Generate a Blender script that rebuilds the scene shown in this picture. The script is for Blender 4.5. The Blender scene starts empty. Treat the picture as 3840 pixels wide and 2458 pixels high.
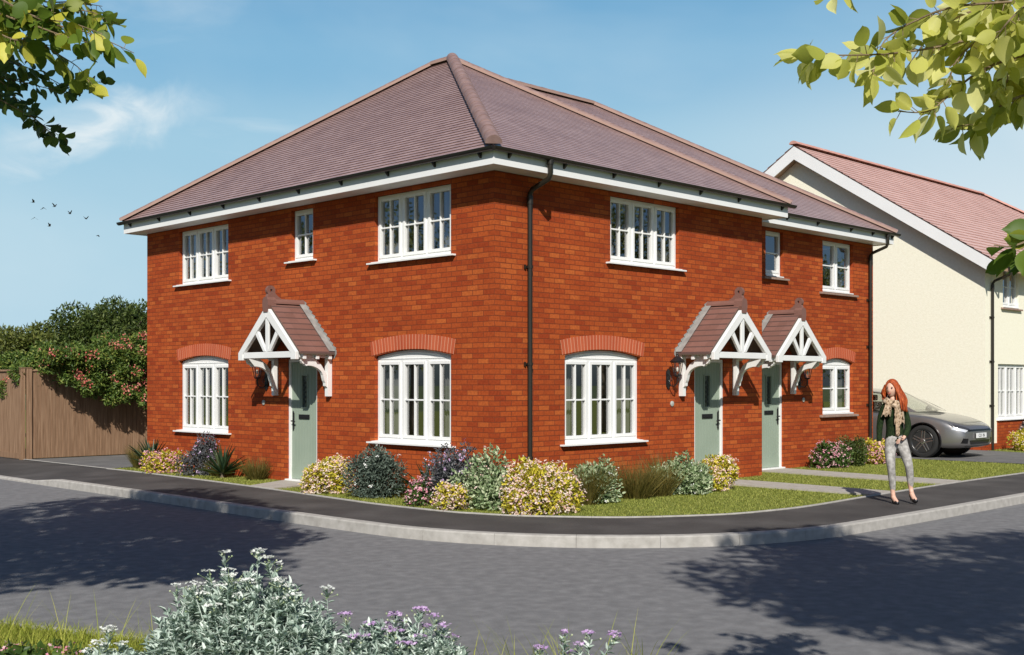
import bpy, bmesh, math, random
import numpy as np
from mathutils import Vector, Matrix, Euler
PI = math.pi
S2 = 2 ** -.5
sc = bpy.context.scene
COL = sc.collection
R = random.Random(7)

# ---------------------------------------------------------------- helpers
def tag(o, label=None, cat=None, group=None, kind=None):
    if label: o['label'] = label
    if cat: o['category'] = cat
    if group: o['group'] = group
    if kind: o['kind'] = kind
    return o

def empty(name, loc=(0, 0, 0), rz=0, label=None, cat=None, group=None, parent=None):
    o = bpy.data.objects.new(name, None); COL.objects.link(o)
    o.location = loc; o.rotation_euler = (0, 0, rz)
    o.empty_display_size = .2
    if parent: o.parent = parent
    return tag(o, label, cat, group)

def link(name, me, mats, parent=None, loc=(0, 0, 0), rz=0):
    o = bpy.data.objects.new(name, me); COL.objects.link(o)
    for m in (mats if isinstance(mats, (list, tuple)) else [mats]):
        me.materials.append(m)
    if parent: o.parent = parent
    o.location = loc; o.rotation_euler = (0, 0, rz)
    return o

def ident(a, b, c): return (a, b, c)

class M:
    """collects polygons, linked as ONE mesh object"""
    def __init__(s, f=ident):
        s.v = []; s.f = []; s.mi = []; s.map = f; s.m = 0
    def add(s, pts, faces):
        b = len(s.v)
        s.v += [tuple(s.map(*p)) for p in pts]
        s.f += [tuple(b + i for i in fc) for fc in faces]
        s.mi += [s.m] * len(faces)
        return b
    def box(s, x0, x1, y0, y1, z0, z1):
        s.add([(x0,y0,z0),(x1,y0,z0),(x1,y1,z0),(x0,y1,z0),(x0,y0,z1),(x1,y0,z1),(x1,y1,z1),(x0,y1,z1)],
              [(0,3,2,1),(4,5,6,7),(0,1,5,4),(1,2,6,5),(2,3,7,6),(3,0,4,7)])
    def prism(s, poly, t0, t1, axis):
        """poly: 2D points; extruded along axis (0,1,2) from t0 to t1"""
        n = len(poly)
        def P(p, t):
            if axis == 0: return (t, p[0], p[1])
            if axis == 1: return (p[0], t, p[1])
            return (p[0], p[1], t)
        s.add([P(p, t0) for p in poly] + [P(p, t1) for p in poly],
              [tuple(range(n))[::-1], tuple(range(n, 2*n))] + [(i, (i+1) % n, n + (i+1) % n, n + i) for i in range(n)])
    def tube(s, pts, r, n=8, cap=True):
        pts = [Vector(p) for p in pts]
        rr = r if isinstance(r, (list, tuple)) else [r] * len(pts)
        rings = []; up = None
        for i, p in enumerate(pts):
            d = (pts[min(i+1, len(pts)-1)] - pts[max(i-1, 0)]).normalized()
            if up is None: up = Vector((0, 0, 1)) if abs(d.z) < .9 else Vector((1, 0, 0))
            a = d.cross(up).normalized(); b = a.cross(d).normalized(); up = b
            rings.append([p + (a * math.cos(2*PI*k/n) + b * math.sin(2*PI*k/n)) * rr[i] for k in range(n)])
        vs = [v for rg in rings for v in rg]
        fs = [(i*n+k, i*n+(k+1) % n, (i+1)*n+(k+1) % n, (i+1)*n+k) for i in range(len(pts)-1) for k in range(n)]
        if cap: fs += [tuple(range(n))[::-1], tuple(range((len(pts)-1)*n, len(pts)*n))]
        s.add(vs, fs)
    def lathe(s, prof, cx, cy, n=16, ax=2):
        vs = []
        for (r, z) in prof:
            for k in range(n):
                a = 2*PI*k/n
                p = (cx + r*math.cos(a), cy + r*math.sin(a), z)
                if ax == 0: p = (z, cx + r*math.cos(a), cy + r*math.sin(a))
                if ax == 1: p = (cx + r*math.cos(a), z, cy + r*math.sin(a))
                vs.append(p)
        L = len(prof)
        fs = [(i*n+k, i*n+(k+1) % n, (i+1)*n+(k+1) % n, (i+1)*n+k) for i in range(L-1) for k in range(n)]
        fs += [tuple(range(n))[::-1], tuple(range((L-1)*n, L*n))]
        s.add(vs, fs)
    def ball(s, c, r, n=8, m=6):
        rx, ry, rz = r if isinstance(r, (list, tuple)) else (r, r, r)
        vs = [(c[0], c[1], c[2] - rz)]
        for i in range(1, m):
            t = PI*i/m
            for k in range(n):
                a = 2*PI*k/n
                vs.append((c[0]+rx*math.sin(t)*math.cos(a), c[1]+ry*math.sin(t)*math.sin(a), c[2]-rz*math.cos(t)))
        vs.append((c[0], c[1], c[2] + rz))
        fs = [(0, 1+(k+1) % n, 1+k) for k in range(n)]
        for i in range(m-2):
            fs += [(1+i*n+k, 1+i*n+(k+1) % n, 1+(i+1)*n+(k+1) % n, 1+(i+1)*n+k) for k in range(n)]
        fs += [(1+(m-2)*n+k, 1+(m-2)*n+(k+1) % n, len(vs)-1) for k in range(n)]
        s.add(vs, fs)
    def build(s, name, mats, parent=None, smooth=False, recalc=True, bevel=0, loc=(0, 0, 0), rz=0, angle=None):
        me = bpy.data.meshes.new(name)
        me.from_pydata(s.v, [], s.f)
        me.polygons.foreach_set('material_index', s.mi)
        if recalc:
            bm = bmesh.new(); bm.from_mesh(me)
            bmesh.ops.recalc_face_normals(bm, faces=bm.faces)
            bm.to_mesh(me); bm.free()
        if smooth:
            me.polygons.foreach_set('use_smooth', [True] * len(me.polygons))
            if angle: me.set_sharp_from_angle(angle=math.radians(angle))
        me.update()
        o = link(name, me, mats, parent, loc, rz)
        if bevel:
            b = o.modifiers.new('bevel', 'BEVEL'); b.width = bevel; b.segments = 2; b.limit_method = 'ANGLE'
        return o

def copy_tree(o, parent=None):
    c = o.copy(); COL.objects.link(c)
    if parent: c.parent = parent
    for ch in list(o.children): copy_tree(ch, c)
    return c

# street frame: metres right (X) of and ahead (Z) of the near pavement corner
CX0, CY0 = -11.404, -11.753
def cf(X, Z, z=0.0):
    return (CX0 + S2*X + S2*Z, CY0 - S2*X + S2*Z, z)

# ---------------------------------------------------------------- materials
def mat(name, col=(.5, .5, .5), rough=.6, metal=0., spec=.5, coat=0.):
    m = bpy.data.materials.new(name); m.use_nodes = True
    b = m.node_tree.nodes['Principled BSDF']
    b.inputs['Base Color'].default_value = (*col, 1)
    b.inputs['Roughness'].default_value = rough
    b.inputs['Metallic'].default_value = metal
    b.inputs['Specular IOR Level'].default_value = spec
    b.inputs['Coat Weight'].default_value = coat
    return m
def nodes(m): return m.node_tree.nodes, m.node_tree.links, m.node_tree.nodes['Principled BSDF']
def N(m, t, **kw):
    n = m.node_tree.nodes.new(t)
    for k, v in kw.items():
        if k in n.inputs: n.inputs[k].default_value = v
        else: setattr(n, k, v)
    return n
def ramp(m, stops, interp='LINEAR'):
    n = m.node_tree.nodes.new('ShaderNodeValToRGB'); cr = n.color_ramp; cr.interpolation = interp
    while len(cr.elements) < len(stops): cr.elements.new(.5)
    for e, (p, c) in zip(cr.elements, stops):
        e.position = p; e.color = (*c, 1)
    return n
def noise_mat(name, stops, scale=5., detail=6., rough=.8, bump=0., bscale=None, stretch=(1, 1, 1), spec=.3, mix2=None):
    """colour from noise through a ramp + bump"""
    m = mat(name, rough=rough, spec=spec); ns, ln, b = nodes(m)
    tc = N(m, 'ShaderNodeTexCoord'); mp = N(m, 'ShaderNodeMapping'); mp.inputs['Scale'].default_value = stretch
    ln.new(tc.outputs['Object'], mp.inputs['Vector'])
    nz = N(m, 'ShaderNodeTexNoise', Scale=scale, Detail=detail); ln.new(mp.outputs[0], nz.inputs['Vector'])
    rp = ramp(m, stops); ln.new(nz.outputs['Fac'], rp.inputs[0])
    out = rp.outputs[0]
    if mix2:
        nz2 = N(m, 'ShaderNodeTexNoise', Scale=mix2[0], Detail=3.); ln.new(mp.outputs[0], nz2.inputs['Vector'])
        r2 = ramp(m, [(.3, (mix2[1],)*3), (.7, (mix2[2],)*3)]); ln.new(nz2.outputs['Fac'], r2.inputs[0])
        mx = N(m, 'ShaderNodeMix', data_type='RGBA', blend_type='MULTIPLY'); mx.inputs[0].default_value = 1
        ln.new(out, mx.inputs[6]); ln.new(r2.outputs[0], mx.inputs[7]); out = mx.outputs[2]
    ln.new(out, b.inputs['Base Color'])
    if bump:
        n3 = N(m, 'ShaderNodeTexNoise', Scale=bscale or scale*6, Detail=4.); ln.new(mp.outputs[0], n3.inputs['Vector'])
        bp = N(m, 'ShaderNodeBump', Strength=bump, Distance=.01); ln.new(n3.outputs['Fac'], bp.inputs['Height'])
        ln.new(bp.outputs[0], b.inputs['Normal'])
    return m
def leaf_mat(name, stops, transl=.3, rough=.5, spec=.4):
    """each leaf takes its own colour; light passes partly through"""
    m = mat(name, rough=rough, spec=spec); ns, ln, b = nodes(m)
    g = N(m, 'ShaderNodeNewGeometry')
    rp = ramp(m, stops); ln.new(g.outputs['Random Per Island'], rp.inputs[0])
    ln.new(rp.outputs[0], b.inputs['Base Color'])
    tr = N(m, 'ShaderNodeBsdfTranslucent'); ln.new(rp.outputs[0], tr.inputs['Color'])
    mx = N(m, 'ShaderNodeMixShader'); mx.inputs[0].default_value = transl
    ln.new(b.outputs[0], mx.inputs[1]); ln.new(tr.outputs[0], mx.inputs[2])
    ln.new(mx.outputs[0], m.node_tree.nodes['Material Output'].inputs['Surface'])
    return m

def brick_mat():
    m = mat('red_brick', rough=.85, spec=.2); ns, ln, b = nodes(m)
    tc = N(m, 'ShaderNodeTexCoord'); sp = N(m, 'ShaderNodeSeparateXYZ'); ln.new(tc.outputs['Object'], sp.inputs[0])
    su = N(m, 'ShaderNodeMath', operation='SUBTRACT'); ln.new(sp.outputs['X'], su.inputs[0]); ln.new(sp.outputs['Y'], su.inputs[1])
    cb = N(m, 'ShaderNodeCombineXYZ'); ln.new(su.outputs[0], cb.inputs['X']); ln.new(sp.outputs['Z'], cb.inputs['Y'])
    def bt(c1, c2, mo):
        t = N(m, 'ShaderNodeTexBrick', Scale=1.0); t.inputs['Color1'].default_value = (*c1, 1); t.inputs['Color2'].default_value = (*c2, 1)
        t.inputs['Mortar'].default_value = (*mo, 1); t.inputs['Mortar Size'].default_value = .0062; t.inputs['Mortar Smooth'].default_value = .2
        t.inputs['Brick Width'].default_value = .225; t.inputs['Row Height'].default_value = .075; t.inputs['Bias'].default_value = 0
        ln.new(cb.outputs[0], t.inputs['Vector']); return t
    t = bt((0, 0, 0), (1, 1, 1), (.5, .5, .5))
    rp = ramp(m, [(0, (.305, .047, .012)), (.3, (.375, .068, .0155)), (.6, (.41, .080, .018)), (.85, (.445, .094, .021)), (1, (.49, .12, .027))])
    ln.new(t.outputs['Color'], rp.inputs[0])
    # weathering in the face of each brick and broad tone shifts
    nz = N(m, 'ShaderNodeTexNoise', Scale=28., Detail=6.); ln.new(cb.outputs[0], nz.inputs['Vector'])
    r1 = ramp(m, [(.3, (.80, .76, .74)), (.7, (1.12, 1.10, 1.08))]); ln.new(nz.outputs['Fac'], r1.inputs[0])
    nb = N(m, 'ShaderNodeTexNoise', Scale=.9, Detail=3.); ln.new(cb.outputs[0], nb.inputs['Vector'])
    r2 = ramp(m, [(.3, (.88, .86, .86)), (.7, (1.06, 1.06, 1.06))]); ln.new(nb.outputs['Fac'], r2.inputs[0])
    mx = N(m, 'ShaderNodeMix', data_type='RGBA', blend_type='MULTIPLY'); mx.inputs[0].default_value = 1
    ln.new(rp.outputs[0], mx.inputs[6]); ln.new(r1.outputs[0], mx.inputs[7])
    mx2 = N(m, 'ShaderNodeMix', data_type='RGBA', blend_type='MULTIPLY'); mx2.inputs[0].default_value = 1
    ln.new(mx.outputs[2], mx2.inputs[6]); ln.new(r2.outputs[0], mx2.inputs[7])
    mm = N(m, 'ShaderNodeMix', data_type='RGBA'); ln.new(t.outputs['Fac'], mm.inputs[0]); ln.new(mx2.outputs[2], mm.inputs[6])
    mm.inputs[7].default_value = (.19, .042, .016, 1)
    ln.new(mm.outputs[2], b.inputs['Base Color'])
    iv = N(m, 'ShaderNodeMath', operation='SUBTRACT'); iv.inputs[0].default_value = 1; ln.new(t.outputs['Fac'], iv.inputs[1])
    ad = N(m, 'ShaderNodeMath', operation='MULTIPLY_ADD'); ln.new(nz.outputs['Fac'], ad.inputs[0]); ad.inputs[1].default_value = .35; ln.new(iv.outputs[0], ad.inputs[2])
    bp = N(m, 'ShaderNodeBump', Strength=.55, Distance=.006); ln.new(ad.outputs[0], bp.inputs['Height']); ln.new(bp.outputs[0], b.inputs['Normal'])
    return m

def tile_mat(name, stops, rough=.55, spec=.5, scalev=1.):
    """clay tile: tone changes from tile to tile"""
    m = mat(name, rough=rough, spec=spec); ns, ln, b = nodes(m)
    g = N(m, 'ShaderNodeNewGeometry'); rp = ramp(m, stops)
    tc = N(m, 'ShaderNodeTexCoord'); nz = N(m, 'ShaderNodeTexNoise', Scale=1.3*scalev, Detail=5.); ln.new(tc.outputs['Object'], nz.inputs['Vector'])
    ad = N(m, 'ShaderNodeMath', operation='MULTIPLY_ADD'); ln.new(g.outputs['Random Per Island'], ad.inputs[0]); ad.inputs[1].default_value = .30
    ml = N(m, 'ShaderNodeMath', operation='MULTIPLY'); ln.new(nz.outputs['Fac'], ml.inputs[0]); ml.inputs[1].default_value = .6
    ln.new(ml.outputs[0], ad.inputs[2]); ln.new(ad.outputs[0], rp.inputs[0]); ln.new(rp.outputs[0], b.inputs['Base Color'])
    return m

def glass_mat(name, tint=(.9, .93, .95), k=1.6, base=.05):
    m = bpy.data.materials.new(name); m.use_nodes = True; t = m.node_tree; t.nodes.remove(t.nodes['Principled BSDF'])
    tr = t.nodes.new('ShaderNodeBsdfTransparent'); tr.inputs[0].default_value = (*tint, 1)
    gl = t.nodes.new('ShaderNodeBsdfGlossy'); gl.inputs['Roughness'].default_value = .015; gl.inputs['Color'].default_value = (1, 1, 1, 1)
    ge = t.nodes.new('ShaderNodeNewGeometry'); dt = t.nodes.new('ShaderNodeVectorMath'); dt.operation = 'DOT_PRODUCT'
    t.links.new(ge.outputs['Normal'], dt.inputs[0]); t.links.new(ge.outputs['Incoming'], dt.inputs[1])
    def mm(op, a, b=None):
        n = t.nodes.new('ShaderNodeMath'); n.operation = op
        for i, v in enumerate((a, b)):
            if v is None: continue
            if isinstance(v, (int, float)): n.inputs[i].default_value = v
            else: t.links.new(v, n.inputs[i])
        return n
    fr = mm('MULTIPLY_ADD', mm('POWER', mm('SUBTRACT', 1., mm('ABSOLUTE', dt.outputs['Value']).outputs[0]).outputs[0], 5.).outputs[0], .96); fr.inputs[2].default_value = .04
    ml = t.nodes.new('ShaderNodeMath'); ml.operation = 'MULTIPLY_ADD'; ml.inputs[1].default_value = k; ml.inputs[2].default_value = base; ml.use_clamp = True
    t.links.new(fr.outputs[0], ml.inputs[0])
    mx = t.nodes.new('ShaderNodeMixShader'); t.links.new(ml.outputs[0], mx.inputs[0]); t.links.new(tr.outputs[0], mx.inputs[1]); t.links.new(gl.outputs[0], mx.inputs[2])
    t.links.new(mx.outputs[0], t.nodes['Material Output'].inputs['Surface'])
    return m

BRICK = brick_mat()
ARCH = tile_mat('arch_brick', [(.15, (.40, .075, .032)), (.5, (.49, .105, .045)), (.85, (.57, .14, .062))], rough=.85, spec=.2)
MORTAR = mat('mortar', (.58, .30, .19), .95, spec=.1)
WHITE = noise_mat('white_paint', [(.3, (.78, .78, .76)), (.7, (.84, .84, .82))], 3., rough=.45, spec=.45)
UPVC = mat('white_window_frame', (.84, .84, .82), .3)
BOARD = noise_mat('fascia_board', [(.3, (.80, .80, .79)), (.7, (.85, .85, .84))], 2., rough=.4)
BLACK = mat('black_plastic', (.016, .015, .014), .35)
IRON = mat('black_iron', (.012, .012, .013), .4)
BROWNPIPE = mat('dark_brown_pipe', (.022, .018, .013), .35)
LEAD = noise_mat('lead_flashing', [(.3, (.22, .22, .21)), (.7, (.34, .34, .32))], 9., rough=.6)
TILE = tile_mat('roof_tile', [(.1, (.27, .165, .148)), (.45, (.355, .228, .205)), (.85, (.45, .305, .278))], rough=.36, spec=.75)
TILE2 = tile_mat('pink_roof_tile', [(.1, (.50, .31, .27)), (.5, (.60, .39, .345)), (.9, (.68, .46, .41))], rough=.6)
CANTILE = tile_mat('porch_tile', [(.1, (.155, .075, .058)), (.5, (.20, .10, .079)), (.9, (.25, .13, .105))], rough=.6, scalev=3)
RIDGE = noise_mat('ridge_tile', [(.3, (.225, .14, .125)), (.7, (.31, .205, .185))], 4., rough=.6, mix2=(11., .85, 1.1))
TILESHADE = mat('tile_edge_shade', (.12, .07, .062), .8)  # dark riser colour paints the shadow line below each tile course
RIDGE2 = noise_mat('red_ridge_tile', [(.3, (.52, .26, .21)), (.7, (.62, .34, .28))], 4., rough=.6)
BED = mat('mortar_bedding', (.37, .25, .205), .9, spec=.1)
RENDERW = noise_mat('cream_render', [(.3, (.87, .83, .665)), (.5, (.90, .865, .705)), (.7, (.93, .895, .74))], 16., detail=9., rough=.95, bump=.45, bscale=30., spec=.1)
STONE = noise_mat('brown_stone_sill', [(.3, (.26, .17, .13)), (.7, (.36, .25, .20))], 20., rough=.8)
DOORM = noise_mat('sage_green_door', [(.3, (.285, .35, .275)), (.7, (.315, .38, .30))], 2.5, rough=.42, spec=.4)
DARKIN = mat('dark_interior', (.26, .255, .25), .9, spec=.1)
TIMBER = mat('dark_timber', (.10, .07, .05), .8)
GLASS = glass_mat('window_glass', (.80, .82, .83), 3.2, .20)
LAMPG = glass_mat('lantern_glass', (.95, .95, .9), 1.2, .08)
CURTAIN = noise_mat('net_curtain', [(.3, (.24, .235, .21)), (.7, (.36, .35, .32))], 2., rough=.9, spec=.1)
PLAQUE = noise_mat('plaque', [(.35, (.34, .37, .33)), (.65, (.50, .50, .46))], 60., rough=.6)
ASPHALT = noise_mat('road_asphalt', [(.30, (.155, .153, .153)), (.5, (.185, .182, .182)), (.70, (.225, .221, .219))], 7.5, detail=13., rough=.88, bump=.5, bscale=70., mix2=(240., .78, 1.22), spec=.3)
PAVE = noise_mat('footpath_asphalt', [(.25, (.046, .042, .040)), (.5, (.070, .064, .060)), (.75, (.105, .097, .091))], 1.1, detail=10., rough=.85, bump=.5, bscale=80., mix2=(240., .75, 1.25), spec=.3)
DRIVE = noise_mat('drive_asphalt', [(.25, (.125, .122, .118)), (.75, (.185, .18, .175))], 2., detail=9., rough=.9, bump=.4, bscale=70., mix2=(200., .8, 1.2), spec=.2)
KERB = noise_mat('kerb_concrete', [(.25, (.33, .31, .28)), (.5, (.41, .39, .355)), (.75, (.48, .455, .42))], 9., detail=9., rough=.9, bump=.35, bscale=90., spec=.15)
SLABM = noise_mat('paving_slab', [(.25, (.36, .33, .29)), (.75, (.46, .43, .385))], 6., detail=9., rough=.9, spec=.15)
SOIL = noise_mat('lawn_soil', [(.25, (.13, .16, .03)), (.5, (.18, .21, .045)), (.75, (.24, .26, .07))], 7., detail=8., rough=.95, bump=.6, bscale=60., mix2=(60., .7, 1.25), spec=.1)
GROUNDM = noise_mat('field_ground', [(.3, (.07, .10, .03)), (.7, (.12, .15, .05))], .3, rough=.95)
FENCE = noise_mat('fence_timber', [(.25, (.18, .105, .06)), (.5, (.26, .16, .098)), (.75, (.37, .24, .15))], 5., detail=7., rough=.85, bump=.4, stretch=(6, 6, .35), spec=.15)
BARK = noise_mat('bark', [(.3, (.10, .075, .05)), (.7, (.20, .155, .11))], 12., rough=.9, bump=.8, stretch=(1, 1, .3))
TWIG = noise_mat('twig_bark', [(.3, (.14, .095, .055)), (.7, (.28, .21, .13))], 40., rough=.8)
# ---------------------------------------------------------------- building kit
def wallA(u, n, z): return (-n, u, z)                 # long flank facing the side road
def wallB(y0):
    return lambda u, n, z: (u, y0 - n, z)             # frontage

def wall_plane(m, f, u0, u1, z0, z1, ops, depth=.11):
    """ops: (ua, ub, za, zspring, zcrown)"""
    m.map = f
    us = sorted({u0, u1, *[o[0] for o in ops], *[o[1] for o in ops]})
    zs = sorted({z0, z1, *[o[2] for o in ops], *[o[4] for o in ops]})
    for i in range(len(us)-1):
        for j in range(len(zs)-1):
            uc = (us[i]+us[i+1])/2; zc = (zs[j]+zs[j+1])/2
            if any(o[0] < uc < o[1] and o[2] < zc < o[4] for o in ops): continue
            m.add([(us[i],0,zs[j]),(us[i+1],0,zs[j]),(us[i+1],0,zs[j+1]),(us[i],0,zs[j+1])], [(0,1,2,3)])
    for (ua, ub, za, zs_, zc) in ops:
        m.add([(ua,0,za),(ua,-depth,za),(ua,-depth,zs_),(ua,0,zs_)], [(0,1,2,3)])
        m.add([(ub,0,za),(ub,-depth,za),(ub,-depth,zs_),(ub,0,zs_)], [(0,1,2,3)])
        m.add([(ua,0,za),(ub,0,za),(ub,-depth,za),(ua,-depth,za)], [(0,1,2,3)])
        n = 12 if zc > zs_ + .001 else 1
        for k in range(n):
            a = ua+(ub-ua)*k/n; b = ua+(ub-ua)*(k+1)/n
            za_ = arcz(a, ua, ub, zs_, zc); zb_ = arcz(b, ua, ub, zs_, zc)
            m.add([(a,0,za_),(b,0,zb_),(b,-depth,zb_),(a,-depth,za_)], [(0,1,2,3)])
            if n > 1: m.add([(a,0,za_),(b,0,zb_),(b,0,zc),(a,0,zc)], [(0,1,2,3)])

def arcz(u, ua, ub, zs, zc):
    t = (u - (ua+ub)/2) / ((ub-ua)/2)
    return zs + (zc-zs) * (1 - t*t)

def make_window(parent, f, ua, ub, za, zs, zc=None, lites=3, bars=1, sill='white', bottom=True, curtains=True, rec=.07, arch=False):
    """frame > glass, curtain; sill"""
    w = M(f); zc = zc or zs
    ins = .004
    a, b = ua+ins, ub-ins
    n0, n1 = -rec-.06, -rec
    zt = zs - .006
    fw = .042
    if zc > zs + .001:
        # arched head board following the brick arch
        K = 14
        top = [(a+(b-a)*k/K, arcz(a+(b-a)*k/K, ua, ub, zs, zc)-.004) for k in range(K+1)]
        poly = [(a, zs-.045)] + [(b, zs-.045)] + top[::-1]
        w.prism(poly, n0, n1-.004, 1)
        w.box(a, b, n0, n1+.008, zs-.045, zs-.03)
        # shallow curved drip under the arch
        poly2 = [(x, z-.03) for x, z in top] + [(x, z-.045) for x, z in top[::-1]]
        w.prism(poly2, n1-.004, n1+.012, 1)
        zt = zs - .045
    zb = za + .035
    w.box(a, a+fw, n0, n1, zb, zt); w.box(b-fw, b, n0, n1, zb, zt)
    w.box(a+fw, b-fw, n0, n1, zt-fw, zt); w.box(a+fw, b-fw, n0, n1, zb, zb+fw+.01)
    inner = (b-a-2*fw); mw = .058
    lw = (inner - (lites-1)*mw)/lites
    glass = M(f)
    for i in range(lites):
        x0 = a+fw+i*(lw+mw); x1 = x0+lw
        if i: w.box(x0-mw, x0, n0, n1, zb+fw+.01, zt-fw)
        s = .044; g0, g1 = n0+.01, n1+.014
        lo, hi = zb+fw+.01, zt-fw
        w.box(x0-.004, x0+s, g0, g1, lo-.004, hi+.004); w.box(x1-s, x1+.004, g0, g1, lo-.004, hi+.004)
        w.box(x0+s, x1-s, g0, g1, hi-s, hi+.004); w.box(x0+s, x1-s, g0, g1, lo-.004, lo+s)
        for k in range(bars):
            c = x0+s+(x1-x0-2*s)*(k+1)/(bars+1)
            w.box(c-.0115, c+.0115, g0+.01, g1-.008, lo+s, hi-s)
        zm = (lo+hi)/2
        xs = [x0+s] + [x0+s+(x1-x0-2*s)*(k+1)/(bars+1) for k in range(bars)] + [x1-s]
        for k in range(len(xs)-1):
            l = xs[k] + (.0115 if k else 0); r = xs[k+1] - (.0115 if k < len(xs)-2 else 0)
            w.box(l, r, g0+.01, g1-.008, zm-.012, zm+.012)
        glass.add([(x0+s-.01, n0+.03, lo+s-.01), (x1-s+.01, n0+.03, lo+s-.01), (x1-s+.01, n0+.03, hi-s+.01), (x0+s-.01, n0+.03, hi-s+.01)], [(0,1,2,3)])
    fr = w.build('window', UPVC, parent, bevel=.004)
    glass.build('glass_pane', GLASS, fr, recalc=False)
    s = M(f)
    if sill == 'white':
        s.prism([(-rec-.01, za+.0), (.075, za-.012), (.075, za+.012), (.06, za+.022), (-rec-.01, za+.036)], ua+.002, ub-.002, 0)
        s.box(ua-.11, ua+.002, .002, .075, za-.012, za+.012); s.box(ub-.002, ub+.11, .002, .075, za-.012, za+.012)
        s.build('sill', UPVC, fr)
    else:
        s.prism([(-rec-.01, za+.0), (.02, za-.0), (.02, za+.02), (-rec-.01, za+.036)], ua+.002, ub-.002, 0)
        s.build('sill', UPVC, fr)
        s2 = M(f); s2.prism([(.0, za-.055), (.07, za-.058), (.07, za-.018), (.0, za-.008)], ua-.13, ub+.13, 0)
        s2.build('stone_sill', STONE, fr, bevel=.005)
    if curtains:
        def drape(x0, x1, seed):
            c = M(f); rr = random.Random(seed); K = 34; ph = rr.random()*6; pts = []
            for k in range(K+1):
                x = x0+(x1-x0)*k/K
                pts.append((x, -rec-.20+.022*math.sin(k*1.25+ph)+.012*math.sin(k*2.9+ph*2)))
            c.add([(x, n, za-.1) for x, n in pts]+[(x, n, zc+.05) for x, n in pts], [(k, k+1, K+2+k, K+1+k) for k in range(K)])
            c.build('curtain', CURTAIN, fr, smooth=True, recalc=False)
        W = ub-ua; q = .23 if lites == 3 else .27
        drape(ua-.02, ua+W*q, 3+int(ua*10)); drape(ub-W*q, ub+.02, 8+int(ub*10))
    return fr

def brick_arch(parent, f, ua, ub, zs, zc, n=24, h=.225, ext=.14):
    """soldier bricks standing on a shallow curve above a window"""
    a = M(f); b = M(f)
    um = (ua+ub)/2; hw = (ub-ua)/2
    # circle through spring points and crown
    r = (hw*hw + (zc-zs)**2) / (2*(zc-zs)); zc0 = zc - r
    half = math.asin(hw/r); d = 2*half/n
    for i in range(n):
        t0 = -half + i*d + d*.13; t1 = -half + (i+1)*d - d*.13
        P = lambda t, rr: (um+rr*math.sin(t), zc0+rr*math.cos(t))
        a.prism([P(t0, r+.004), P(t1, r+.004), P(t1, r+h), P(t0, r+h)], .001, .007+R.random()*.003, 1)
    K = 16
    pts = [(um+(r+.002)*math.sin(-half+2*half*k/K), zc0+(r+.002)*math.cos(-half+2*half*k/K)) for k in range(K+1)]
    pto = [(um+(r+h)*math.sin(-half+2*half*k/K), zc0+(r+h)*math.cos(-half+2*half*k/K)) for k in range(K+1)]
    for k in range(K):
        b.add([(*(pts[k][0], .003), pts[k][1]), (pts[k+1][0], .003, pts[k+1][1]), (pto[k+1][0], .003, pto[k+1][1]), (pto[k][0], .003, pto[k][1])], [(0,1,2,3)])
    o = a.build('brick_arch', ARCH, parent)
    b.build('mortar_bed', MORTAR, o, recalc=False)

def tiled_plane(m, A, B, C, D, n, rise=.012, tilew=.165, gap=.0015):
    """A-B eave edge, D-C top edge (A below D). n courses of stepped tiles, each tile its own face strip"""
    A, B, C, D = map(Vector, (A, B, C, D))
    nor = (B-A).cross(D-A).normalized()
    if nor.z < 0: nor = -nor
    e = (B-A).normalized()
    for i in range(n):
        t0 = i/n; t1 = (i+1)/n
        l0 = A.lerp(D, t0); r0 = B.lerp(C, t0); l1 = A.lerp(D, t1); r1 = B.lerp(C, t1)
        if (r1-l1).length < .01 and (r0-l0).length < .01: continue
        x0 = (l0-A).dot(e); x1 = (r0-A).dot(e); y0 = (l1-A).dot(e); y1 = (r1-A).dot(e)
        off = (i % 2)*tilew/2
        k = math.floor((min(x0, y0)-off)/tilew)
        base0 = A + (D-A)*t0 - e*((D-A).dot(e)*t0); base1 = A + (D-A)*t1 - e*((D-A).dot(e)*t1)
        while True:
            a = off+k*tilew; b = a+tilew-gap; k += 1
            if a > max(x1, y1): break
            a0, b0 = max(a, x0), min(b, x1); a1, b1 = max(a, y0), min(b, y1)
            if b0 - a0 < .004 and b1 - a1 < .004: continue
            if b0 < a0: a0 = b0 = min(max(a0, x0), x1)
            if b1 < a1: a1 = b1 = min(max(a1, y0), y1)
            up = rise*(1+.10*(R.random()-.5))
            p = [base0+e*a0+nor*up, base0+e*b0+nor*up, base1+e*b1+nor*.001, base1+e*a1+nor*.001, base0+e*a0-nor*.004, base0+e*b0-nor*.004]
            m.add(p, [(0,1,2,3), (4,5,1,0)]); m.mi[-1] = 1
    # underlay so nothing shows through the joints
    m.add([A-nor*.006, B-nor*.006, C-nor*.006, D-nor*.006], [(0,1,2,3)])

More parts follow.
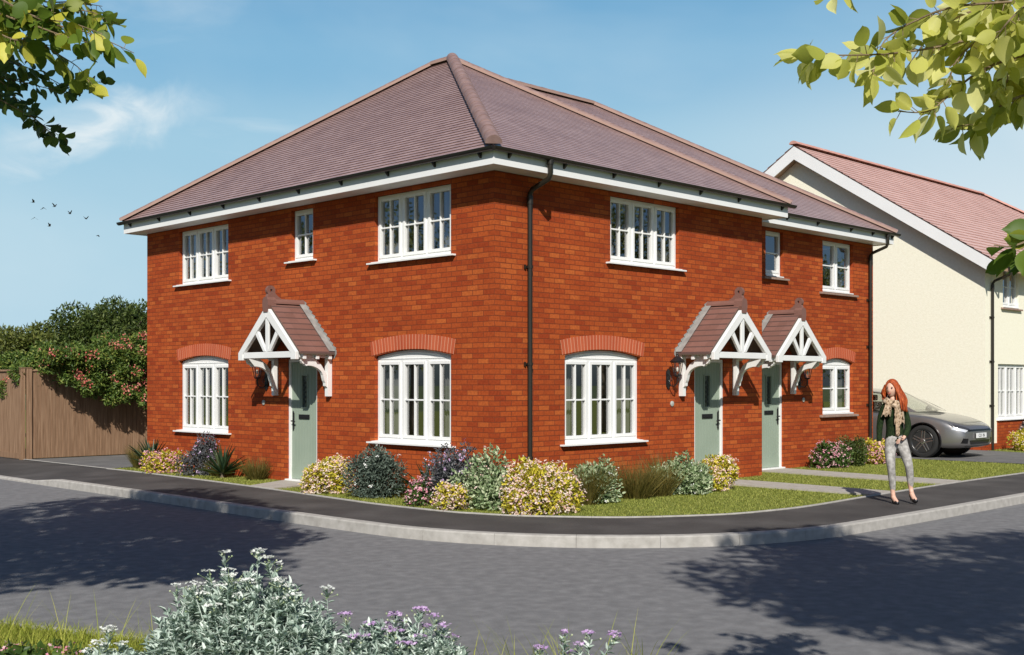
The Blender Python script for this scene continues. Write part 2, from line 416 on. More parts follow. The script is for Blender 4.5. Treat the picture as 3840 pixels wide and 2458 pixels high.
def ridge_run(m, a, b, r=.11, step=.33, n=10, bed=None, flat=.75):
    a = Vector(a); b = Vector(b); L = (b-a).length; d = (b-a)/L
    side = d.cross(Vector((0,0,1))).normalized(); up = side.cross(d).normalized()
    k = max(1, round(L/step)); st = L/k
    for i in range(k):
        p0 = a+d*(i*st-.012); p1 = a+d*((i+1)*st+.004)
        vs = []
        for p, rr in ((p0, r*1.03), (p1, r*.97)):
            for j in range(n+1):
                t = PI*j/n
                vs.append(p+side*math.cos(t)*rr+up*(math.sin(t)*rr*flat))
        m.add(vs, [(j, j+1, n+2+j, n+1+j) for j in range(n)]+[tuple(range(n+1)), tuple(range(n+1, 2*n+2))])
    if bed:
        bed.add([a+side*(r+.010)+up*.012, b+side*(r+.010)+up*.012, b-side*(r+.010)+up*.012, a-side*(r+.010)+up*.012], [(0,1,2,3)])
        bed.add([a+side*(r+.010)-up*.03, b+side*(r+.010)-up*.03, b+side*(r+.010)+up*.012, a+side*(r+.010)+up*.012], [(0,1,2,3)])
        bed.add([a-side*(r+.010)-up*.03, b-side*(r+.010)-up*.03, b-side*(r+.010)+up*.012, a-side*(r+.010)+up*.012], [(0,1,2,3)])

def gutter(parent, f, u0, u1, n, z, mt, brackets=None, r=.055):
    """half-round gutter along u; n = outward distance of its back"""
    g = M(f); K = 8
    prof = [(n+r-r*math.cos(PI*k/K), z-r*math.sin(PI*k/K)) for k in range(K+1)]
    prin = [(n+r-(r-.006)*math.cos(PI*k/K), z-(r-.006)*math.sin(PI*k/K)) for k in range(K+1)]
    poly = prof + prin[::-1]
    g.prism(poly, u0, u1, 0)
    for e in (u0, u1):
        g.prism(prof, e-.004, e+.004, 0)
    o = g.build('gutter', mt, parent, smooth=True, angle=40)
    for u in (brackets or []):
        b = M(f); b.box(u-.014, u+.014, n-.012, n+.012, z-.115, z-.02)
        b.prism([(n-.012, z-.115), (n+.012, z-.115), (n+r*1.1, z-r-.012), (n+r*1.1, z-r+.004), (n, z-.06)], u-.014, u+.014, 0)
        b.build('gutter_bracket', mt, o)
    return o

def downpipe(parent, f, u, nf, z_top, mt, nw=.055, r=.034, clips=(), drop=.30, z_low=.0):
    p = M(f)
    p.tube([(u, nf, z_top), (u, nf, z_top-.20), (u, nf-.03, z_top-.26), (u, nw+.05, z_top-.26-drop+.02), (u, nw, z_top-.30-drop), (u, nw, z_top-.45-drop), (u, nw, z_low+.0)], r, 10)
    p.tube([(u, nf, z_top+.01), (u, nf, z_top-.06)], r*1.25, 10)
    p.tube([(u, nw, z_top-.33-drop), (u, nw, z_top-.45-drop)], r*1.2, 10)
    o = p.build('downpipe', mt, parent, smooth=True, angle=50)
    for z in clips:
        c = M(f); c.lathe([(r*1.22, z-.02), (r*1.22, z+.02)], u, nw, 10)
        c.box(u-.07, u+.07, .001, .018, z-.014, z+.014); c.box(u-.075, u-.055, .001, .03, z-.03, z+.03); c.box(u+.055, u+.075, .001, .03, z-.03, z+.03)
        c.build('pipe_clip', mt, o)
    return o

def canopy(parent, f, uc, d=.685):
    """tiled porch canopy on gallows brackets, centred on u=uc"""
    g = lambda u, n, z: f(uc+u, n, z)
    t = M(g); rz, sl, hw = 3.01, .93, .91
    nc = 9; L = hw
    for sgn in (-1, 1):
        for i in range(nc):                              # courses from eave to ridge
            ua = hw*(1-i/nc); ub = hw*(1-(i+1)/nc)
            za, zb = rz-sl*ua, rz-sl*ub
            k = 4
            for j in range(k):
                n0 = .02+(d-.02)*j/k+.001; n1 = .02+(d-.02)*(j+1)/k-.001
                up = .020+.003*R.random()
                t.add([(sgn*ua, n0, za+up), (sgn*ua, n1, za+up), (sgn*ub, n1, zb+.004), (sgn*ub, n0, zb+.004), (sgn*ua, n0, za-.01), (sgn*ua, n1, za-.01), (sgn*ub, n1, zb-.01), (sgn*ub, n0, zb-.01)],
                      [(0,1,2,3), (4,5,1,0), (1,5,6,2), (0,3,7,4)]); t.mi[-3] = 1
    ctop = t.build('porch_canopy', [CANTILE, TILESHADE], parent, recalc=False)
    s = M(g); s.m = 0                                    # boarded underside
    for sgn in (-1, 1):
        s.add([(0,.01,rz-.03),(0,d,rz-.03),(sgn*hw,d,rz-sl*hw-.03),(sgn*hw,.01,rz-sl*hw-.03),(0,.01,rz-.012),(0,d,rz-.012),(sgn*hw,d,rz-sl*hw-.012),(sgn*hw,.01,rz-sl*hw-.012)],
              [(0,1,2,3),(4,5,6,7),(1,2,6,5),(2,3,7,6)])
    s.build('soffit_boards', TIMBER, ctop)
    rd = M(g); K = 8                                     # ridge
    ring = [(.085*math.cos(PI*k/K), rz-.03+.085*math.sin(PI*k/K)) for k in range(K+1)]
    rd.prism(ring, .02, d-.06, 1); rd.build('ridge_tile', CANTILE, ctop)
    fn = M(g)                                            # scroll finial
    fn.prism([(-.06, rz-.17), (.06, rz-.17), (.085, rz-.06), (.075, rz+.03), (.04, rz+.075), (-.04, rz+.075), (-.075, rz+.03), (-.085, rz-.06)], d-.10, d+.06, 1)
    fn.prism([(d-.24, rz+.05), (d+.04, rz+.05), (d+.03, rz+.10), (d+.0, rz+.16), (d-.10, rz+.16), (d-.16, rz+.10)], -.032, .032, 0)
    cx, cz = d-.04, rz+.185
    K = 16
    for k in range(K):
        a0, a1 = 2*PI*k/K, 2*PI*(k+1)/K
        ro = .082; ri = .026
        fn.prism([(cx+ri*math.cos(a0), cz+ri*math.sin(a0)), (cx+ro*math.cos(a0), cz+ro*math.sin(a0)), (cx+ro*math.cos(a1), cz+ro*math.sin(a1)), (cx+ri*math.cos(a1), cz+ri*math.sin(a1))], -.028, .028, 0)
    fn.build('finial', CANTILE, ctop)
    b = M(g)                                             # truss: bargeboards, tie, king post, braces
    n0, n1 = d-.02, d+.045
    top, foot = rz-.02, .84
    z_f = 2.16
    for q in (-1, 1):
        b.prism([(q*.0, top-.04), (q*.0, top-.235), (q*(foot-.14), z_f), (q*(foot-.14), 2.055), (q*foot, 2.055), (q*foot, z_f+.02)], n0, n1, 1)
        b.prism([(q*.02, 2.19), (q*.10, 2.19), (q*.37, 2.52), (q*.355, 2.57), (q*.30, 2.585)], n0+.006, n1-.012, 1)
    b.prism([(-foot+.14, 2.085), (foot-.14, 2.085), (foot-.14, 2.185), (-foot+.14, 2.185)], n0+.01, n1-.01, 1)
    b.prism([(-.045, 2.185), (.045, 2.185), (.045, 2.75), (-.045, 2.75)], n0+.012, n1-.016, 1)
    tr = b.build('truss', WHITE, ctop, bevel=.006)
    fl = M(g)                                            # lead: strip on the tiles and stepped wall flashing
    for q in (-1, 1):
        fl.add([(q*.03,.0,rz+.03),(q*.03,.13,rz+.03),(q*(hw+.01),.13,rz-sl*hw+.03),(q*(hw+.01),0,rz-sl*hw+.03)], [(0,1,2,3)])
        st = 11
        for i in range(st):
            ua = hw*(i/st); ub = hw*((i+1)/st)
            fl.add([(q*ua,.006,rz-sl*ua+.02),(q*ub,.006,rz-sl*ub+.02),(q*(ub+.025),.006,rz-sl*ub+.085)], [(0,1,2)])
            fl.add([(q*ua,.006,rz-sl*ua+.02),(q*(ub+.025),.006,rz-sl*ub+.085),(q*(ua+.0),.006,rz-sl*ua+.06)], [(0,1,2)])
        fl.prism([(q*(hw-.03), rz-sl*hw-.10), (q*(hw+.035), rz-sl*hw-.02), (q*(hw+.03), rz-sl*hw+.05), (q*(hw-.04), rz-sl*hw+.05)], .002, .010, 1)
    fl.build('lead_flashing', LEAD, ctop, recalc=False)
    for q in (-1, 1):                                    # side plate, rafter tails, gallows bracket
        p = M(g)
        p.box(min(q*.74, q*.82), max(q*.74, q*.82), .001, n0-.002, 2.085, 2.165)
        for nn in (.05, .30, .55):
            p.prism([(q*.80, 2.085), (q*.885, 2.06), (q*.885, 2.145), (q*.80, 2.20)], nn, nn+.06, 1)
        p.build('side_beam', WHITE, ctop, bevel=.004)
        k = M(g)
        x0, x1 = sorted((q*.735, q*.815))
        k.box(x0, x1, .002, .085, 1.46, 2.083)
        arc = [(.085, 1.60), (.125, 1.63), (.12, 1.67), (.15, 1.70), (.145, 1.735)]
        for i in range(9):
            a = i/8*PI/2
            arc.append((.16+.30*(1-math.cos(a)), 1.75+.21*math.sin(a)))
        arc += [(.48, 1.945), (.53, 1.955), (.53, 1.985), (.585, 1.995), (.60, 2.03), (.60, 2.083), (.36, 2.083), (.22, 1.985), (.13, 1.86), (.085, 1.80)]
        # split into convex-ish quads for clean faces
        lo = arc[:-5]; hi = [(.085, 1.80), (.13, 1.86), (.22, 1.985), (.36, 2.083), (.60, 2.083)]
        K = 16
        def samp(pl, t):
            ls = [math.dist(pl[i], pl[i+1]) for i in range(len(pl)-1)]; tt = t*sum(ls)
            for i, l in enumerate(ls):
                if tt <= l or i == len(ls)-1:
                    s_ = tt/l if l else 0; return (pl[i][0]+(pl[i+1][0]-pl[i][0])*s_, pl[i][1]+(pl[i+1][1]-pl[i][1])*s_)
                tt -= l
        for i in range(K):
            l0, l1, h0, h1 = samp(lo, i/K), samp(lo, (i+1)/K), samp(hi, i/K), samp(hi, (i+1)/K)
            k.prism([l0, l1, h1, h0], x0+.006, x1-.006, 0)
        k.build('gallows_bracket', WHITE, ctop)
    return ctop

def front_door(parent, f, ua, ub, handle_side, z1=2.08):
    g = f; rec = -.045
    fr = M(g); fw = .05
    fr.box(ua+.002, ua+fw, rec-.05, rec+.02, .0, z1-.002); fr.box(ub-fw, ub-.002, rec-.05, rec+.02, .0, z1-.002)
    fr.box(ua+fw, ub-fw, rec-.05, rec+.02, z1-fw, z1-.002)
    fr.box(ua+.002, ub-.002, rec-.05, .06, -.02, .045)
    a, b = ua+fw+.004, ub-fw-.004; mid = (a+b)/2
    gx0, gx1, gz0, gz1 = mid-.075, mid+.075, 1.27, 1.80
    d = M(g)
    # vertical boards with V joints, kept clear of the glazed slot
    nb = 9; w = (b-a)/nb
    for i in range(nb):
        x0 = a+i*w+.002; x1 = a+(i+1)*w-.002
        segs = [(.05, z1-fw-.004)]
        if x1 > gx0-.01 and x0 < gx1+.01: segs = [(.05, gz0-.012), (gz1+.012, z1-fw-.004)]
        for (p, q) in segs: d.box(x0, x1, rec-.045, rec-.006, p, q)
    d.box(a, b, rec-.05, rec-.012, .05, gz0-.012); d.box(a, b, rec-.05, rec-.012, gz1+.012, z1-fw-.004)
    d.box(a, gx0, rec-.05, rec-.012, gz0-.012, gz1+.012); d.box(gx1, b, rec-.05, rec-.012, gz0-.012, gz1+.012)
    d.box(a, b, rec-.012, rec-.002, .05, .24); 
    for (p, q, r_, s) in ((gx0-.02, gx0, gz0-.02, gz1+.02), (gx1, gx1+.02, gz0-.02, gz1+.02), (gx0, gx1, gz1, gz1+.02), (gx0, gx1, gz0-.02, gz0)):
        d.box(p, q, rec-.012, rec+.004, r_, s)
    do = d.build('door', DOORM, parent, bevel=.002)
    fr.build('door_frame', UPVC, do)
    gl = M(g); gl.add([(gx0, rec-.03, gz0), (gx1, rec-.03, gz0), (gx1, rec-.03, gz1), (gx0, rec-.03, gz1)], [(0,1,2,3)])
    gl.build('glazed_slot', OBSC, do, recalc=False)
    ld = M(g)
    for zz in (1.36, 1.44, 1.52, 1.60, 1.68):
        ld.prism([(gx0, zz-.05), (gx0+.008, zz-.05), (gx1, zz+.05), (gx1-.008, zz+.05)], rec-.028, rec-.022, 1)
        ld.prism([(gx1-.008, zz-.05), (gx1, zz-.05), (gx0+.008, zz+.05), (gx0, zz+.05)], rec-.026, rec-.020, 1)
    ld.build('leaded_lattice', IRON, do)
    lb = M(g); lb.box(mid-.15, mid+.15, rec-.004, rec+.012, 1.07, 1.145); lb.box(mid-.12, mid+.12, rec+.012, rec+.018, 1.085, 1.13)
    lb.build('letter_plate', IRON, do, bevel=.003)
    hx = b-.06 if handle_side > 0 else a+.06
    h = M(g); h.box(hx-.02, hx+.02, rec-.004, rec+.008, .90, 1.17)
    h.ball((hx, rec+.008, 1.17), (.02, .008, .035)); h.ball((hx, rec+.008, .90), (.02, .008, .035))
    sg = -handle_side
    h.tube([(hx, rec, 1.03), (hx, rec+.05, 1.03), (hx+sg*.03, rec+.055, 1.03), (hx+sg*.11, rec+.055, 1.02)], .011, 8)
    h.build('handle', IRON, do, smooth=True, angle=45)
    return do

def lantern(parent, f, u, z0=1.93, n=.20):
    g = lambda a, b, c: f(u+a, b, c)
    m = M(g)
    m.lathe([(.012, z0-.30), (.055, z0-.295), (.055, z0-.275), (.012, z0-.27)], 0, .0, 12, 2) if False else None
    m.box(-.045, .045, .001, .022, z0-.34, z0-.10)
    m.prism([(-.045, z0-.10), (.045, z0-.10), (0, z0-.05)], .001, .022, 1); m.prism([(-.045, z0-.34), (0, z0-.39), (.045, z0-.34)], .001, .022, 1)
    m.tube([(0, .02, z0-.28), (0, .07, z0-.33), (0, .14, z0-.335), (0, .19, z0-.29), (0, n, z0-.24), (0, n, z0-.175)], .011, 8)
    m.tube([(0, .02, z0-.14), (0, .06, z0-.17), (0, .09, z0-.23), (0, .05, z0-.27), (0, .03, z0-.24)], .007, 6)
    m.lathe([(.02, z0-.19), (.052, z0-.175), (.055, z0-.16), (.03, z0-.15)], 0, n, 12)
    for k in range(6):                                   # tapered cage bars
        a = 2*PI*k/6
        m.tube([(.05*math.cos(a), n+.05*math.sin(a), z0-.16), (.095*math.cos(a), n+.095*math.sin(a), z0+.06)], .006, 5)
    m.lathe([(.098, z0+.045), (.12, z0+.055), (.125, z0+.07), (.075, z0+.115), (.05, z0+.14), (.02, z0+.155), (.014, z0+.17), (.02, z0+.185), (.006, z0+.215)], 0, n, 12)
    o = m.build('wall_lantern', IRON, parent, smooth=True, angle=35)
    q = M(g); q.lathe([(.046, z0-.155), (.09, z0+.05)], 0, n, 6); q.build('lantern_glass', LAMPG, o, recalc=False)
    b = M(g); b.ball((0, n, z0-.06), (.02, .02, .045)); b.build('bulb', UPVC, o, smooth=True)
    return o

def plaque(parent, f, u, z):
    m = M(f); m.lathe([(.0, .001), (.045, .001), (.045, .014), (.035, .02), (.0, .02)], u, z, 20, 1)
    return m.build('number_disc', PLAQUE, parent, smooth=True, angle=40)

OBSC = mat('obscured_glass', (.07, .085, .08), .12, spec=.8)

# ================================================================ BRICK HOUSE
house = empty('brick_house', (0, 0, 0), label='two storey red brick corner house block with brown hipped tiled roof and three green doors', cat='house')
fA = wallA; fB = wallB(0); fB2 = wallB(.6)
TOP = 4.66
wm = M()
upL = (6.97, 8.74, 3.565, 4.60, 4.60); upS = (4.335, 4.965, 3.745, 4.61, 4.61); upR = (.91, 2.70, 3.565, 4.60, 4.60)
loL = (6.97, 8.74, .775, 2.09, 2.185); loR = (.91, 2.70, .775, 2.09, 2.185)
dA = (4.22, 5.075, 0., 2.08, 2.08)
wall_plane(wm, fA, 0, 10.01, -.15, TOP, [upL, upS, upR, loL, loR, dA])
bU = (2.51, 4.275, 3.565, 4.60, 4.60); bL = (1.465, 3.255, .775, 2.09, 2.185); dB = (4.70, 5.556, 0., 2.08, 2.08)
wall_plane(wm, fB, 0, 6.75, -.15, TOP, [bU, bL, dB])
cS = (7.80, 8.42, 3.745, 4.61, 4.61); cU = (9.90, 11.13, 3.565, 4.60, 4.60); cL = (9.90, 11.13, 1.055, 2.09, 2.185); dC = (7.55, 8.405, 0., 2.08, 2.08)
wall_plane(wm, fB2, 6.75, 12.0, -.15, TOP, [cS, cU, cL, dC])
wm.map = ident
def vq(x0, y0, x1, y1): wm.add([(x0,y0,-.15),(x1,y1,-.15),(x1,y1,TOP),(x0,y0,TOP)], [(0,1,2,3)])
vq(6.75, 0, 6.75, .6); vq(12, .6, 12, 9.4); vq(12, 9.4, 6.75, 9.4); vq(6.75, 9.4, 6.75, 10.01); vq(6.75, 10.01, 0, 10.01)
wall = wm.build('wall', BRICK, house, recalc=False)
# rooms behind the glass: inner back walls, floors, ceiling
im = M()
im.box(3.2, 3.3, 3.0, 9.9, 0, TOP); im.box(.15, 6.6, 2.9, 3.0, 0, TOP); im.box(6.9, 11.9, 3.4, 3.5, 0, TOP)
im.box(.13, 6.7, .13, 9.9, 2.6, 2.75); im.box(6.7, 11.9, .73, 9.3, 2.6, 2.75); im.box(.13, 6.7, .13, 9.9, -.05, -.01); im.box(6.7, 11.9, .73, 9.3, -.05, -.01)
im.box(.13, 6.7, .13, 9.9, 4.66, 4.70); im.box(6.7, 11.9, .73, 9.3, 4.66, 4.70); im.box(.13, 3.2, 5.2, 5.3, 0, TOP); im.box(4.0, 4.1, .13, 2.9, 0, 2.6)
im.build('interior_wall', DARKIN, house, recalc=False)
for (f, w, kw) in ((fA, upL, {}), (fA, upS, dict(lites=1, curtains=False)), (fA, upR, {}), (fA, loL, {}), (fA, loR, {}),
                   (fB, bU, {}), (fB, bL, {}), (fB2, cS, dict(lites=1, bars=0, sill='stone', curtains=False)),
                   (fB2, cU, dict(lites=2, bars=0, sill='stone')), (fB2, cL, dict(lites=2, bars=0, sill='stone'))):
    make_window(house, f, w[0], w[1], w[2]-.025, w[3], w[4], **kw)
for f, w, n in ((fA, loL, 27), (fA, loR, 27), (fB, bL, 27), (fB2, cL, 19)):
    brick_arch(house, f, w[0]-.06, w[1]+.06, w[3]+.004, w[4]+.004, n)
front_door(house, fA, dA[0], dA[1], +1); front_door(house, fB, dB[0], dB[1], +1); front_door(house, fB2, dC[0], dC[1], +1)
canopy(house, fA, 4.62); canopy(house, fB, 5.08); canopy(house, fB2, 7.94)
lantern(house, fA, 5.70); lantern(house, fB, 3.96, 1.96); lantern(house, fB2, 8.98)
plaque(house, fA, 5.80, 1.335); plaque(house, fB, 4.075, 1.335); plaque(house, fB2, 9.155, 1.34)

# ---- roof
ZE = 4.885
e = .43
L0 = (-e, -e, ZE); L1 = (-e, 10.22, ZE); Rr0 = (7.02, -e, ZE); Rr1 = (7.02, 10.22, ZE)
apF = (3.375, 4.62, 7.76); apB = (3.375, 5.17, 7.76)
rt = M()
tiled_plane(rt, L0, L1, apB, apF, 46)                      # flank
tiled_plane(rt, L0, Rr0, apF, apF, 54, rise=.0065)                     # frontage
tiled_plane(rt, Rr0, Rr1, apB, apF, 46)
tiled_plane(rt, L1, Rr1, apB, apB, 20)
B0 = (12.2, .17, ZE); B1_ = (12.2, 9.83, ZE); rg0 = (3.6, 5.0, 7.735); rg1 = (7.83, 5.0, 7.735)
tiled_plane(rt, (3.6, .17, ZE), B0, rg1, rg0, 52, rise=.0065)
tiled_plane(rt, B0, B1_, rg1, rg1, 40)
tiled_plane(rt, (3.6, 9.83, ZE), B1_, rg1, rg0, 20)
roof = rt.build('roof', [TILE, TILESHADE], house, recalc=False)
rm = M(); bd = M()
def off(p, q, h=.03): return (Vector(p)+Vector((0,0,h)), Vector(q)+Vector((0,0,h)))
for p, q, r in ((L0, apF, .115), (L1, apB, .085), (Rr0, apF, .085), (Rr1, apB, .085), (apF, apB, .09), (rg0, rg1, .085), (B0, rg1, .085), (B1_, rg1, .085)):
    a, b = off(p, q); ridge_run(rm, a, b, r, bed=None if (p == L0) else bd, flat=1. if p == L0 else .75)
rm.build('ridge_tiles', RIDGE, roof, smooth=True, angle=50, recalc=False)
bd.build('mortar_bedding', BED, roof, recalc=False)

# fascia and soffit
fm = M()
def fascia(f, u0, u1, n, zt=4.865, zb=4.65, mitre0=0, mitre1=0):
    fm.map = f
    fm.add([(u0, n, zb), (u1, n, zb), (u1, n, zt), (u0, n, zt), (u0+mitre0, n-.02, zb), (u1-mitre1, n-.02, zb), (u1-mitre1, n-.02, zt), (u0+mitre0, n-.02, zt)],
           [(0,1,2,3), (4,5,6,7), (0,1,5,4), (3,2,6,7), (0,3,7,4), (1,2,6,5)])
O = .40
fascia(fA, -O, 10.21, O, mitre0=.02); fascia(fB, -O, 6.97, O, mitre0=.02)
fm.map = ident
fm.box(6.95, 6.97, -.38, .198, 4.65, 4.865); fm.box(-.38, 6.97, 10.19, 10.21, 4.65, 4.865)
fascia(fB2, 6.97, 12.15, O)
fm.map = ident; fm.box(12.13, 12.15, .22, 9.8, 4.65, 4.865)
fas = fm.build('fascia', BOARD, house)
sm = M(); z = 4.664
sm.add([(-.38,-.38,z),(6.95,-.38,z),(6.95,0,z),(-.38,0,z)], [(0,1,2,3)]); sm.add([(-.38,0,z),(0,0,z),(0,10.19,z),(-.38,10.19,z)], [(0,1,2,3)])
sm.add([(6.75,0,z),(6.95,0,z),(6.95,.6,z),(6.75,.6,z)], [(0,1,2,3)]); sm.add([(6.95,.22,z),(12.13,.22,z),(12.13,.6,z),(6.95,.6,z)], [(0,1,2,3)])
sm.add([(12,.6,z),(12.13,.6,z),(12.13,9.8,z),(12,9.8,z)], [(0,1,2,3)]); sm.add([(0,10.01,z),(6.95,10.01,z),(6.95,10.19,z),(0,10.19,z)], [(0,1,2,3)])
sm.build('soffit', BOARD, house, recalc=False)
gutter(house, fA, -O-.06, 10.30, O+.001, 4.872, BLACK, [9.9, 8.75, 7.6, 6.45, 5.3, 4.15, 3.0, 1.85, .8, -.15])
gutter(house, fB, -O-.06, 7.10, O+.001, 4.872, BROWNPIPE, [-.12, 1.0, 2.1, 3.2, 4.3, 5.4, 6.75])
gutter(house, fB2, 6.99, 12.27, O+.001, 4.872, BROWNPIPE, [7.9, 9.0, 10.3, 11.2, 12.05])
downpipe(house, fB, .66, O+.055, 4.83, BROWNPIPE, clips=(3.35, 1.95, .6), drop=.13, r=.038)
downpipe(house, fB2, 11.78, O+.055, 4.83, BROWNPIPE, clips=(3.45, 2.45, 1.2), drop=.13)

# ================================================================ CREAM NEIGHBOUR
nb = empty('cream_house', (17.3, .4, 0), label='cream rendered house with gable end and faded pink tiled roof beyond the parked car', cat='house')
def rel(f): return lambda u, n, z: (lambda p: (p[0]-17.3, p[1]-.4, p[2]))(f(u, n, z))
fN = rel(wallB(.4)); fG = rel(lambda u, n, z: (17.3-n, u, z)); idn = rel(ident)
nw = M()
NX1 = 34.8; NY1 = 10.8
n1 = (18.07, 19.9, .76, 2.15, 2.15); n2 = (18.37, 19.36, 3.62, 4.62, 4.62); n3 = (22.2, 24.0, .76, 2.15, 2.15); n4 = (22.5, 23.7, 3.62, 4.62, 4.62)
wall_plane(nw, fN, 17.3, NX1, -.15, 4.78, [n1, n2, n3, n4])
nw.map = idn
gz = lambda y: 8.08 - .648*abs(y-5.6)
nw.add([(17.3,.4,-.15),(17.3,NY1,-.15),(17.3,NY1,gz(NY1)-.12),(17.3,5.6,7.96),(17.3,.4,gz(.4)-.12)], [(0,1,2,3,4)])
nw.add([(17.3,NY1,-.15),(NX1,NY1,-.15),(NX1,NY1,4.7),(17.3,NY1,4.7)], [(0,1,2,3)]); nw.add([(NX1,.4,-.15),(NX1,NY1,-.15),(NX1,NY1,4.7),(NX1,.4,4.7)], [(0,1,2,3)])
nw.build('wall', RENDERW, nb, recalc=False)
for w, kw in ((n1, {}), (n2, dict(lites=2, bars=0, sill='stone')), (n3, {}), (n4, dict(lites=2, bars=0, sill='stone'))):
    make_window(nb, fN, w[0], w[1], w[2]-.025, w[3], w[4], **kw)
pl = M(fN)
pl.box(17.3-.02, NX1, .002, .03, -.1, .16); pl.box(18.0, 19.97, .002, .026, .16, .72); pl.box(22.1, 24.1, .002, .026, .16, .72)
pl.map = idn; pl.box(17.27, 17.298, .38, NY1, -.1, .16)
pl.build('brick_plinth', BRICK, nb)
ip = M(idn); ip.box(17.5, 34, 3.4, 3.5, 0, 4.7); ip.box(17.5, 34, .6, 10, 2.6, 2.7); ip.box(17.5, 34, .6, 10, 4.7, 4.74); ip.box(17.5, 34, .6, 10, -.05, 0)
ip.build('interior_wall', DARKIN, nb, recalc=False)
nr = M(idn)
xr = 29.3
A = (16.98, -.02, 4.62+.0); T0 = (16.98, 5.6, 8.25); T1 = (xr, 5.6, 8.25); Bq = (NX1+.3, -.02, 4.62)
A2 = (16.98, 11.22, 4.62); Bq2 = (NX1+.3, 11.22, 4.62)
tiled_plane(nr, A, Bq, T1, T0, 30, rise=.022, tilew=.3); tiled_plane(nr, A2, Bq2, T1, T0, 20, rise=.022, tilew=.3); tiled_plane(nr, Bq, Bq2, T1, T1, 20, rise=.022, tilew=.3)
nro = nr.build('roof', [TILE2, TILE2], nb, recalc=False)
nrr = M(idn); ridge_run(nrr, (16.95, 5.6, 8.28), (xr, 5.6, 8.28), .12); ridge_run(nrr, (Bq[0], Bq[1], 4.66), (xr, 5.6, 8.28), .11)
nrr.build('ridge_tiles', RIDGE2, nro, smooth=True, angle=50, recalc=False)
bg = M(idn)
for q in (1, -1):
    y = lambda t: 5.6 - q*t
    h = lambda t: 8.22 - .6459*t
    bg.prism([(y(0), h(0)), (y(5.62), h(5.62)), (y(5.62), h(5.62)-.31), (y(0), h(0)-.36)], 16.985, 17.01, 0)
bgo = bg.build('bargeboard', BOARD, nb)
so = M(idn)
for q in (1, -1):
    y = lambda t: 5.6 - q*t
    so.add([(17.01, y(0), 7.90), (17.298, y(0), 7.90), (17.298, y(5.4), 7.90-.6459*5.4), (17.01, y(5.4), 7.90-.6459*5.4)], [(0,1,2,3)])
so.add([(17.01, -.02, 4.55), (NX1+.2, -.02, 4.55), (NX1+.2, .4, 4.55), (17.01, .4, 4.55)], [(0,1,2,3)])
so.build('soffit', mat('brown_soffit', (.32, .20, .13), .6), nb, recalc=False)
ff = M(idn); ff.box(17.01, NX1+.3, -.03, -.01, 4.42, 4.62); ff.build('fascia', mat('tan_fascia', (.40, .26, .17), .6), nb)
gutter(nb, fN, 17.02, NX1+.3, .431, 4.64, BROWNPIPE)
downpipe(nb, fN, 17.62, .49, 4.60, BROWNPIPE, clips=(3.3, 2.2, 1.1), drop=.15)
# ================================================================ GROUND
def sheet(name, pts, z, m, kind='structure', label=None):
    g = M(); g.add([(p[0], p[1], z if len(p) < 3 else p[2]) for p in pts], [tuple(range(len(pts)))])
    o = g.build(name, m, recalc=False)
    bm = bmesh.new(); bm.from_mesh(o.data); bmesh.ops.triangulate(bm, faces=bm.faces); bm.to_mesh(o.data); bm.free()
    return tag(o, kind=kind)

def catmull(pts, n=8):
    out = []
    P = [pts[0]] + list(pts) + [pts[-1]]
    for i in range(1, len(P)-2):
        p0, p1, p2, p3 = P[i-1:i+3]
        for k in range(n):
            t = k/n
            out.append(tuple(.5*((2*p1[j]) + (-p0[j]+p2[j])*t + (2*p0[j]-5*p1[j]+4*p2[j]-p3[j])*t*t + (-p0[j]+3*p1[j]-3*p2[j]+p3[j])*t**3) for j in range(len(p1))))
    out.append(tuple(pts[-1])); return out

g = M(); g.add([(-400,-400,-.30),(500,-400,-.30),(500,600,-.30),(-400,600,-.30)], [(0,1,2,3)])
tag(g.build('ground', GROUNDM, recalc=False), kind='structure')

# kerb back edge (top), matched samples with the lawn edge
KB = [(-2.55, 60), (-2.55, 24), (-2.55, 16), (-2.55, 10.5), (-2.55, 9.4), (-2.55, 8.3), (-2.55, 6), (-2.57, 4), (-2.60, 2), (-2.60, .5), (-2.58, -.63)]
for k in range(1, 12):
    a = PI + (PI/2)*k/12; KB.append((1.42+4.0*math.cos(a), -.63+4.0*math.sin(a)))
KB += [(1.42, -4.63), (3.0, -4.66), (5, -4.66), (8, -4.64), (12, -4.62), (20, -4.6), (32, -4.6), (80, -4.6)]
LE = [(-.95, 60), (-.95, 24), (-.93, 16), (-.89, 10.5), (-.87, 9.4), (-.88, 8.3), (-.96, 6), (-1.07, 4), (-1.24, 2), (-1.31, .9), (-1.24, -.4)]
mid = catmull([(-1.24, -.4), (-1.0, -1.22), (-.62, -1.84), (-.05, -2.5), (.95, -3.1), (1.55, -3.27)], 12)
for k in range(1, 12): LE.append(mid[int(len(mid)*k/12)])
LE += [(1.6, -3.28), (2.7, -3.38), (4.9, -3.26), (8, -3.15), (12, -3.15), (20, -3.15), (32, -3.15), (80, -3.15)]
assert len(KB) == len(LE), (len(KB), len(LE))
KB = catmull(KB, 5); LE = catmull(LE, 5)
def kz(p):
    y = p[1]
    if p[0] < 0 and y > 8.2: return -.085*min(1, (y-8.2)/1.1)
    return 0.
fp = M(); n = len(KB); rows = 5
vs = []
for a, b in zip(KB, LE):
    for j in range(rows+1):
        t = j/rows
        vs.append((a[0]+(b[0]-a[0])*t, a[1]+(b[1]-a[1])*t, (kz(a)-.012)*(1-min(1, t*1.6))+(-.004)*min(1, t*1.6)))
fp.add(vs, [(i*(rows+1)+j, (i+1)*(rows+1)+j, (i+1)*(rows+1)+j+1, i*(rows+1)+j+1) for i in range(n-1) for j in range(rows)])
tag(fp.build('footpath', PAVE, recalc=False), kind='structure')

